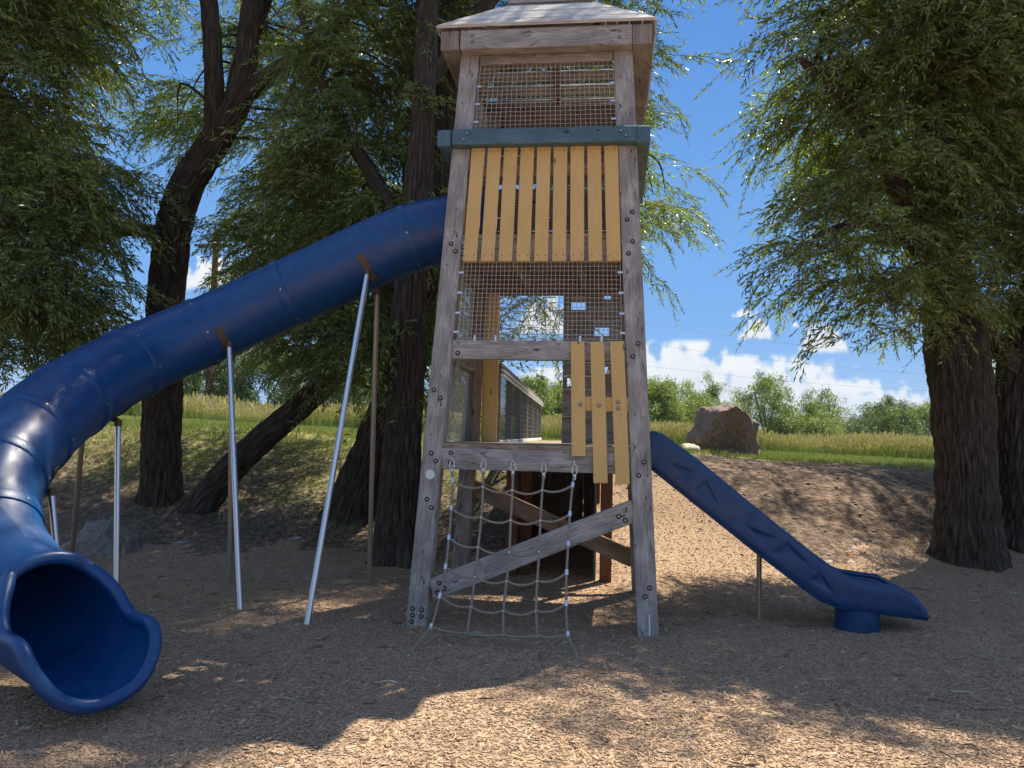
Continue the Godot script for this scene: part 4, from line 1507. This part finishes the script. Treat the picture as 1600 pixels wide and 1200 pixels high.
func tree(called: String, label: String, stem: Array, rad: Array, limbs: Array, blobs: Array, sd: int, tint_a: Color, tint_b: Color, gap := -0.18) -> Node3D:
	var t := thing(called, label, "tree", Transform3D(), "old willows round the playground")
	var tone := Color(0.115, 0.092, 0.072)
	obj("trunk", trunk(stem, rad, 150, 0.85, sd * 0.37, tone), M.bark, t)
	var lines := [stem]
	for l in limbs:
		obj("limb", trunk(l[0], l[1], 48, 0.0, sd * 0.71 + lines.size(), tone), M.bark, t)
		lines.append(l[0])
	var spots := foliage(t, blobs, sd, tint_a, tint_b, 1.0, gap)
	small_branches(t, limb_points(lines), spots, sd + 1, tone)
	return t

func willows() -> void:
	make_sprays()
	var dk := Color(0.85, 0.88, 0.8)
	var md := Color(1.15, 1.12, 0.9)
	# the big left willow
	tree("willow_tree", "big forked willow with thick dark trunk behind the tube slide", [Vector3(-4.40, 0.0, -10.5), Vector3(-4.41, 0.8, -10.5), Vector3(-4.44, 1.88, -10.5), Vector3(-4.41, 3.26, -10.4), Vector3(-4.23, 4.23, -10.3), Vector3(-3.85, 4.87, -10.2), Vector3(-3.48, 5.49, -10.1), Vector3(-3.38, 6.19, -10.0), Vector3(-3.3, 7.4, -10.0), Vector3(-3.2, 9.0, -10.0)],
		[0.265, 0.235, 0.22, 0.215, 0.20, 0.175, 0.15, 0.125, 0.10, 0.06],
		[[[Vector3(-3.80, 4.95, -10.15), Vector3(-3.79, 6.13, -9.9), Vector3(-3.95, 7.6, -9.7), Vector3(-4.2, 9.0, -9.5)], [0.12, 0.11, 0.09, 0.05]],
		[[Vector3(-3.50, 5.45, -10.1), Vector3(-3.0, 5.80, -10.0), Vector3(-2.5, 6.05, -9.9), Vector3(-1.8, 6.9, -9.9)], [0.12, 0.10, 0.08, 0.05]],
		[[Vector3(-3.6, 5.3, -10.1), Vector3(-3.46, 6.4, -10.35), Vector3(-3.2, 7.6, -10.6), Vector3(-2.8, 9.0, -11.0)], [0.13, 0.11, 0.09, 0.05]],
		[[Vector3(-4.35, 3.75, -10.35), Vector3(-4.72, 3.75, -10.0), Vector3(-5.1, 3.5, -9.5), Vector3(-5.7, 3.6, -8.9)], [0.10, 0.075, 0.06, 0.03]],
		[[Vector3(-4.95, 3.6, -9.7), Vector3(-5.7, 4.6, -9.3), Vector3(-6.3, 6.0, -9.0), Vector3(-6.7, 7.4, -8.8)], [0.06, 0.055, 0.045, 0.03]]],
		[[Vector3(-6.0, 4.2, -9.0), Vector3(1.35, 2.4, 1.2), 950], [Vector3(-5.6, 2.9, -8.9), Vector3(1.2, 1.1, 0.9), 330], [Vector3(-3.4, 6.6, -12.0), Vector3(2.2, 1.8, 1.0), 520], [Vector3(-6.0, 6.2, -9.2), Vector3(1.3, 1.6, 1.2), 420], [Vector3(-3.6, 9.0, -10.2), Vector3(3.0, 2.0, 2.2), 380], [Vector3(-6.8, 7.0, -9.4), Vector3(2.3, 2.2, 2.0), 560]],
		21, dk, md, -0.04)
	# the leaning trunk beside it
	tree("willow_tree", "slim willow trunk leaning steeply to the right beside the forked willow", [Vector3(-4.05, -0.05, -10.2), Vector3(-3.62, 0.62, -10.2), Vector3(-3.14, 1.14, -10.2), Vector3(-2.55, 1.71, -10.3), Vector3(-2.07, 2.26, -10.4), Vector3(-1.68, 2.95, -10.6), Vector3(-1.45, 3.9, -10.8), Vector3(-1.5, 5.2, -11.0)],
		[0.19, 0.17, 0.155, 0.15, 0.14, 0.12, 0.09, 0.05], [[[Vector3(-2.3, 2.0, -10.35), Vector3(-2.35, 2.9, -10.5), Vector3(-2.6, 4.2, -10.7)], [0.08, 0.06, 0.03]]],
		[[Vector3(-1.9, 3.6, -10.4), Vector3(1.3, 1.5, 1.0), 520], [Vector3(-3.0, 4.3, -13.0), Vector3(1.3, 1.5, 0.8), 300]], 33, dk, md, -0.04)
	# the two stems behind the tower
	tree("willow_tree", "upright willow with straight brown trunk close behind the tower's left post", [Vector3(-1.10, -0.1, -8.5), Vector3(-1.11, 0.6, -8.5), Vector3(-1.11, 1.18, -8.5), Vector3(-1.08, 2.5, -8.5), Vector3(-1.02, 3.85, -8.5), Vector3(-0.98, 5.23, -8.5), Vector3(-0.97, 6.4, -8.6), Vector3(-0.9, 8.5, -8.9), Vector3(-0.8, 11.0, -9.2)],
		[0.23, 0.205, 0.19, 0.175, 0.14, 0.115, 0.10, 0.08, 0.04],
		[[[Vector3(-1.05, 3.2, -8.5), Vector3(-1.5, 4.0, -8.7), Vector3(-2.1, 5.0, -9.0), Vector3(-2.6, 6.3, -9.3)], [0.10, 0.08, 0.06, 0.03]],
		[[Vector3(-0.98, 5.0, -8.5), Vector3(-0.2, 6.4, -9.0), Vector3(0.7, 7.6, -9.5), Vector3(1.4, 9.0, -9.8)], [0.10, 0.08, 0.06, 0.03]]],
		[[Vector3(-1.62, 4.6, -9.3), Vector3(0.72, 2.2, 0.7), 480], [Vector3(-1.6, 2.6, -9.3), Vector3(0.9, 1.1, 0.6), 210], [Vector3(-0.8, 7.2, -9.4), Vector3(1.4, 1.5, 1.0), 420], [Vector3(-1.1, 10.0, -10.4), Vector3(2.2, 2.6, 2.0), 480], [Vector3(1.9, 10.3, -8.1), Vector3(0.9, 0.9, 0.7), 150]], 45, dk, md, -0.04)
	tree("willow_tree", "darker willow stem slanting up behind the straight brown trunk", [Vector3(-1.93, 0.1, -10.2), Vector3(-1.80, 0.7, -10.1), Vector3(-1.61, 1.22, -10.0), Vector3(-1.23, 2.22, -9.8), Vector3(-0.95, 3.44, -9.7), Vector3(-0.83, 4.96, -9.6), Vector3(-0.78, 6.52, -9.6), Vector3(-0.3, 8.5, -10.0), Vector3(0.4, 10.5, -10.4)],
		[0.27, 0.25, 0.24, 0.23, 0.20, 0.17, 0.14, 0.09, 0.04],
		[[[Vector3(-0.83, 4.8, -9.6), Vector3(0.1, 5.3, -10.4), Vector3(1.0, 5.6, -11.0), Vector3(1.7, 5.4, -11.4)], [0.10, 0.08, 0.06, 0.03]]],
		[[Vector3(1.35, 5.0, -11.2), Vector3(0.9, 1.5, 0.8), 230], [Vector3(0.30, 3.0, -11.3), Vector3(0.35, 0.45, 0.3), 22], [Vector3(0.2, 6.2, -11.0), Vector3(1.6, 1.5, 1.1), 420], [Vector3(0.9, 9.2, -11.2), Vector3(1.9, 2.4, 1.6), 520], [Vector3(-0.6, 12.0, -10.8), Vector3(2.6, 2.0, 2.0), 380]], 57, dk, md, -0.04)
	# the right willows
	tree("willow_tree", "massive furrowed willow trunk on the bank right of the straight slide", [Vector3(5.10, -0.2, -9.2), Vector3(5.08, 0.5, -9.2), Vector3(5.05, 1.31, -9.2), Vector3(4.97, 2.31, -9.2), Vector3(4.87, 3.24, -9.2), Vector3(4.78, 3.97, -9.2), Vector3(4.73, 4.93, -9.2), Vector3(4.68, 5.98, -9.2), Vector3(4.6, 7.4, -9.3)],
		[0.35, 0.31, 0.295, 0.325, 0.25, 0.22, 0.18, 0.14, 0.06],
		[[[Vector3(4.85, 3.3, -9.2), Vector3(4.1, 4.2, -8.8), Vector3(3.4, 4.9, -8.4), Vector3(2.8, 5.2, -8.1)], [0.13, 0.10, 0.07, 0.03]],
		[[Vector3(4.8, 4.0, -9.2), Vector3(5.4, 5.2, -8.7), Vector3(6.1, 6.3, -8.3), Vector3(6.6, 7.2, -8.0)], [0.13, 0.10, 0.07, 0.03]],
		[[Vector3(4.9, 2.9, -9.1), Vector3(4.3, 3.4, -8.7), Vector3(3.6, 3.6, -8.4), Vector3(3.0, 3.4, -8.2)], [0.09, 0.07, 0.05, 0.02]]],
		[[Vector3(4.05, 5.3, -8.6), Vector3(1.05, 1.5, 1.0), 560], [Vector3(3.80, 3.6, -8.6), Vector3(0.72, 0.85, 0.6), 170], [Vector3(4.15, 2.8, -8.8), Vector3(0.55, 0.5, 0.5), 60], [Vector3(6.35, 4.3, -8.8), Vector3(1.0, 1.6, 0.9), 430], [Vector3(5.0, 5.9, -8.3), Vector3(1.3, 0.9, 0.7), 330], [Vector3(5.2, 6.8, -8.6), Vector3(2.2, 1.5, 1.1), 620]], 69, dk, md, -0.08)
	tree("willow_tree", "rightmost willow stem curving out of the frame behind the massive trunk", [Vector3(5.97, -0.2, -9.7), Vector3(5.95, 0.5, -9.65), Vector3(5.92, 1.17, -9.6), Vector3(5.92, 2.06, -9.6), Vector3(6.1, 2.82, -9.6), Vector3(6.45, 3.97, -9.6), Vector3(6.9, 5.5, -9.6), Vector3(7.2, 7.2, -9.6)],
		[0.36, 0.31, 0.27, 0.25, 0.23, 0.20, 0.14, 0.06],
		[[[Vector3(5.95, 2.0, -9.6), Vector3(5.68, 2.42, -9.5), Vector3(5.38, 2.72, -9.4), Vector3(5.15, 3.2, -9.3)], [0.15, 0.12, 0.10, 0.07]]],
		[[Vector3(6.9, 4.4, -9.3), Vector3(1.3, 2.2, 1.2), 800], [Vector3(7.6, 7.0, -9.4), Vector3(2.0, 1.8, 1.6), 700], [Vector3(6.3, 2.9, -10.3), Vector3(0.7, 0.6, 0.5), 70]], 81, dk, md, -0.08)

	tree("willow_tree", "willow farther back, hidden behind the massive trunk on the right", [Vector3(8.75, 0.5, -15.6), Vector3(8.72, 1.4, -15.6), Vector3(8.65, 2.6, -15.6), Vector3(8.5, 4.0, -15.6), Vector3(8.3, 5.6, -15.5), Vector3(8.1, 7.5, -15.4)],
		[0.22, 0.2, 0.18, 0.15, 0.11, 0.05], [[[Vector3(8.5, 4.0, -15.6), Vector3(7.7, 5.2, -15.2), Vector3(6.8, 6.2, -14.8)], [0.1, 0.07, 0.03]]],
		[[Vector3(7.4, 7.0, -15.2), Vector3(2.4, 1.6, 2.2), 420], [Vector3(8.6, 6.6, -12.8), Vector3(2.2, 1.7, 1.4), 330], [Vector3(9.6, 7.5, -16.8), Vector3(2.2, 2.0, 1.8), 300]], 93, dk, md, -0.02)


# ---------------------------------------------------------------- background
func bush_mesh() -> ArrayMesh:
	var rng := RandomNumberGenerator.new()
	rng.seed = 3
	var g := G.new()
	for k in 60:
		var d := Vector3(rng.randfn(), rng.randfn(), rng.randfn()).normalized()
		var p := d * 0.5 * pow(rng.randf(), 0.4)
		var u := Vector3(rng.randfn(), rng.randfn(), rng.randfn()).normalized()
		var s := u.cross(d).normalized()
		var l := rng.randf_range(0.05, 0.09)
		var b := rng.randf_range(0.7, 1.3)
		g.col = Color(b, b, b)
		g.quad(p - u * l, p + s * l * 0.5, p + u * l, p - s * l * 0.5)
	return g.mesh()

func far_trees() -> void:
	var bush := bush_mesh()
	var rng := RandomNumberGenerator.new()
	rng.seed = 12
	# [pixel-free: x, depth, height, width, tone, kind words]
	var spec := [
		[-21.0, 50.0, 5.4, 5.5, 0, "broad green tree at the far left beyond the field"], [-17.5, 46.0, 4.4, 4.0, 0, "round green tree left of the utility pole"], [-14.5, 48.0, 5.0, 4.6, 0, "bushy green tree just right of the utility pole"],
		[-11.0, 46.0, 4.6, 4.4, 0, "dense green tree above the leaning trunk"], [-8.0, 50.0, 4.2, 4.0, 0, "green tree seen left of the brown trunk"], [-4.0, 50.0, 3.6, 3.6, 1, "low green tree behind the tower's left posts"],
		[0.8, 48.0, 3.6, 2.6, 1, "bright sapling seen through the tower doorway"], [3.0, 52.0, 3.4, 3.0, 1, "light green bush right of the bridge rail"],
		[7.4, 47.0, 3.7, 3.4, 1, "light green bush just right of the tower"], [9.6, 50.0, 3.9, 3.4, 1, "yellow-green bush left of the boulder"], [12.2, 52.0, 3.1, 3.0, 1, "low bush directly behind the boulder"],
		[13.4, 56.0, 5.2, 1.5, 2, "thin tall sapling above the boulder"], [15.8, 51.0, 4.6, 3.8, 1, "tallest light green tree right of the boulder"], [18.0, 50.0, 3.0, 2.8, 1, "low pale bush in the middle of the right field edge"],
		[19.8, 52.0, 4.0, 2.2, 2, "airy pale sapling with see-through crown"], [22.0, 60.0, 2.8, 3.2, 0, "small dark bush under the mountains"], [25.0, 56.0, 3.4, 3.4, 0, "round mid-green bush under the drooping willow branch"],
		[27.4, 60.0, 4.1, 2.6, 0, "dark pointed tree left of the massive trunk"], [29.4, 58.0, 3.6, 3.0, 1, "bright green tree beside the massive trunk"], [33.5, 58.0, 3.9, 3.6, 0, "green tree between the two right trunks"], [37.5, 58.0, 4.0, 4.0, 0, "green tree at the far right edge"]]
	for s in spec:
		var x: float = s[0]
		var z: float = -s[1]
		var h: float = s[2]
		var w: float = s[3]
		var gy := ground_y(x, z)
		var t := thing("field_tree", s[5], "tree", Transform3D(Basis(), Vector3(x, gy, z)), "trees beyond the field")
		var g := G.new()
		g.col = Color(0.16, 0.13, 0.10)
		for q in 4:
			var e := Vector3(rng.randf_range(-0.35, 0.35) * w, h * rng.randf_range(0.6, 0.9), rng.randf_range(-0.3, 0.3) * w)
			g.tube(spline([Vector3(0, -0.2, 0), Vector3(e.x * 0.3, h * 0.3, e.z * 0.3), e], 4), [0.09, 0.085, 0.08, 0.07, 0.06, 0.05, 0.04, 0.03, 0.015], 6, false)
		obj("trunk", g, M.bark, t)
		var list := []
		var cols := PackedColorArray()
		var lobes := []
		w *= 1.75
		for q in int(9 + w * 3.2):
			var yy := rng.randf_range(0.12, 0.86)
			var span := w * 0.5 * (1.0 - 0.75 * pow(yy, 1.6))
			var a := rng.randf() * TAU
			lobes.append([Vector3(cos(a) * span * rng.randf_range(0.3, 1.0), yy * h, sin(a) * span * rng.randf_range(0.3, 1.0)), rng.randf_range(0.4, 0.85) * (0.7 + w * 0.1)])
		lobes.append([Vector3(0, h * 0.9, 0), 0.4])
		var tone: Color = [Color(0.16, 0.22, 0.07), Color(0.28, 0.34, 0.10), Color(0.27, 0.32, 0.12)][s[4]]
		var many: int = 20 if s[4] != 2 else 8
		for l in lobes:
			for q in many:
				var d := Vector3(rng.randfn(), rng.randfn() * 0.9, rng.randfn()).normalized() * pow(rng.randf(), 0.5)
				var p: Vector3 = l[0] + d * (l[1] as float)
				p.y = maxf(p.y, 0.2)
				var sc := rng.randf_range(0.45, 0.95)
				list.append(Transform3D(Basis.from_euler(Vector3(rng.randf() * TAU, rng.randf() * TAU, 0)).scaled(Vector3(sc, sc, sc)), p))
				cols.append(tone * rng.randf_range(0.65, 1.35))
		copies("foliage", bush, M.far_leaf, list, cols, t)

func utility_pole(x: float, z: float, label: String) -> void:
	var o := thing("utility_pole", label, "utility pole", Transform3D(Basis(), Vector3(x, ground_y(x, z), z)), "utility poles")
	var g := G.new()
	g.tube(PackedVector3Array([Vector3(0, -0.5, 0), Vector3(0, 4, 0), Vector3(0, 10.6, 0)]), [0.23, 0.20, 0.15], 14)
	obj("pole", g, M.red, o)
	beam(o, "crossarm", Vector3(-1.1, 9.6, 0.2), Vector3(1.1, 9.6, 0.2), 0.1, 0.12, M.red)

func power_lines() -> void:
	utility_pole(-16.5, -45.0, "reddish brown utility pole standing beyond the tall grass on the left")
	utility_pole(60.0, -90.0, "far utility pole out in the field to the right")
	for q in [[9.72, "uppermost thin power line crossing the sky"], [8.2, "middle thin power line crossing the sky"], [6.6, "lowest thin power line just above the clouds"]]:
		var a := Vector3(-16.5, ground_y(-16.5, -45.0) + q[0], -45.0 + 0.2)
		var b := Vector3(60.0, ground_y(60.0, -90.0) + q[0], -90.0 + 0.2)
		var pts := PackedVector3Array()
		for k in 41:
			var u := k / 40.0
			pts.append(a.lerp(b, u) - Vector3(0, 1.5 * 4.0 * u * (1.0 - u), 0))
		var g := G.new()
		g.tube(pts, 0.007, 5)
		var o := obj("power_line", g, M.black)
		tag(o, q[1], "power line", "power lines over the field")

func lump(called: String, at: Transform3D, planes: Array, rough: float, detail: int, sd: float) -> G:
	var g := G.new()
	var rows := []
	for j in detail + 1:
		var row := []
		for k in detail * 2 + 1:
			var th := PI * j / detail
			var ph := -TAU * (k % (detail * 2)) / (detail * 2)
			var d := Vector3(sin(th) * cos(ph), cos(th), sin(th) * sin(ph))
			var r := 9.0
			for p in planes:
				var nn: Vector3 = p[0].normalized()
				var dd := d.dot(nn)
				if dd > 0.02:
					r = minf(r, p[1] / dd)
			r *= 1.0 + rough * noise.get_noise_3d(d.x * 140.0 + sd, d.y * 140.0, d.z * 140.0) + rough * 0.5 * noise.get_noise_3d(d.x * 420.0, d.y * 420.0 + sd, d.z * 420.0)
			row.append(at * (d * r))
		rows.append(row)
	g.sheet(rows)
	return g

func rocks_and_log() -> void:
	var y := ground_y(4.17, -16.0)
	var g := lump("boulder", Transform3D(Basis(), Vector3(4.17, y + 0.36, -16.0)), [[Vector3(0, -1, 0), 0.45], [Vector3(0.1, -0.25, 1), 0.42], [Vector3(-0.9, 0.5, 0.25), 0.52], [Vector3(0.6, 0.85, 0.1), 0.52], [Vector3(-0.3, 0.95, 0.15), 0.56], [Vector3(1, 0.1, 0.15), 0.58], [Vector3(-1, -0.1, 0.3), 0.60], [Vector3(-0.5, -0.1, 0.85), 0.50], [Vector3(0.6, -0.05, 0.8), 0.52], [Vector3(0, 0.4, -1), 0.5], [Vector3(-0.5, 0.0, -1), 0.55]], 0.13, 56, 3.0)
	tag(obj("boulder", g, M.rock), "large brown boulder on the crest of the bank", "boulder")
	y = ground_y(3.35, -15.6)
	g = lump("stone", Transform3D(Basis(), Vector3(3.38, y + 0.05, -15.6)), [[Vector3(0, -1, 0), 0.10], [Vector3(0, 1, 0.2), 0.07], [Vector3(1, 0.3, 0), 0.15], [Vector3(-1, 0.4, 0), 0.14], [Vector3(0, 0.2, 1), 0.2], [Vector3(0, 0, -1), 0.2]], 0.12, 16, 9.0)
	tag(obj("stone", g, M.stone), "small pale stone beside the boulder", "stone")
	g = lump("stone", Transform3D(Basis(), Vector3(-0.865, ground_y(-0.865, -3.27) + 0.012, -3.27)), [[Vector3(0, -1, 0), 0.016], [Vector3(0, 1, 0), 0.015], [Vector3(1, 0.3, 0), 0.022], [Vector3(-1, 0.4, 0), 0.024], [Vector3(0, 0.2, 1), 0.016], [Vector3(0, 0, -1), 0.016]], 0.12, 10, 5.0)
	tag(obj("stone", g, M.white), "tiny white pebble lying on the wood chips in front", "stone")
	var ry := ground_y(-4.25, -8.7)
	g = lump("rock", Transform3D(Basis(), Vector3(-4.25, ry + 0.10, -8.7)), [[Vector3(0, -1, 0), 0.2], [Vector3(-0.25, 1, 0.45), 0.17], [Vector3(1, 0.25, 0.2), 0.27], [Vector3(-1, 0.5, 0.1), 0.28], [Vector3(0.1, 0.1, 1), 0.2], [Vector3(0, 0.2, -1), 0.22], [Vector3(0.6, 0.8, 0.2), 0.21]], 0.12, 30, 21.0)
	tag(obj("rock", g, M.grey_rock), "flat grey rock half hidden behind the tube slide's mouth", "rock")


# ----------------------------------------------------------------
func _ready() -> void:
	var cam := Camera3D.new()
	cam.name = "camera"
	cam.position = Vector3(0, 1.35, 0)
	cam.rotation = Vector3(deg_to_rad(3.46), 0, deg_to_rad(1.3))
	cam.fov = 49.89
	cam.near = 0.05
	cam.far = 9000.0
	cam.current = true
	add_child(cam)
	var env := Environment.new()
	env.background_mode = Environment.BG_SKY
	env.tonemap_mode = Environment.TONE_MAPPER_LINEAR
	env.tonemap_exposure = 2.1
	env.sdfgi_enabled = true
	env.ssao_enabled = true
	env.ssil_enabled = true
	env.fog_enabled = true
	env.fog_density = 0.0002
	env.fog_light_color = Color(0.70, 0.82, 0.95)
	var sky := Sky.new()
	var pano := PanoramaSkyMaterial.new()
	pano.panorama = sky_panorama()
	pano.energy_multiplier = 0.47
	sky.sky_material = pano
	env.sky = sky
	var we := WorldEnvironment.new()
	we.name = "environment"
	we.environment = env
	add_child(we)
	var sun := DirectionalLight3D.new()
	sun.name = "sun"
	sun.light_energy = 1.6
	sun.light_color = Color(1.0, 0.955, 0.88)
	sun.light_angular_distance = 0.53
	sun.shadow_enabled = true
	add_child(sun)
	var el := deg_to_rad(57.0)
	var az := deg_to_rad(38.0)
	sun.look_at_from_position(Vector3(sin(az) * cos(el), sin(el), -cos(az) * cos(el)) * 50.0, Vector3.ZERO)

	noise.seed = 4
	noise.frequency = 0.01
	noise.noise_type = FastNoiseLite.TYPE_SIMPLEX_SMOOTH
	noise.fractal_octaves = 3
	bark_noise.seed = 8
	bark_noise.frequency = 0.03
	bark_noise.noise_type = FastNoiseLite.TYPE_SIMPLEX_SMOOTH
	bark_noise.fractal_octaves = 4
	T = Transform3D(Basis(Vector3.UP, deg_to_rad(-7.0)), Vector3(0.16, 0, -5.72))
	materials()
	ground()
	hills()
	willows()
	far_trees()
	power_lines()
	tower()
	footbridge()
	tube_slide()
	straight_slide()
	rope_net()
	rocks_and_log()
	chips_and_grass()
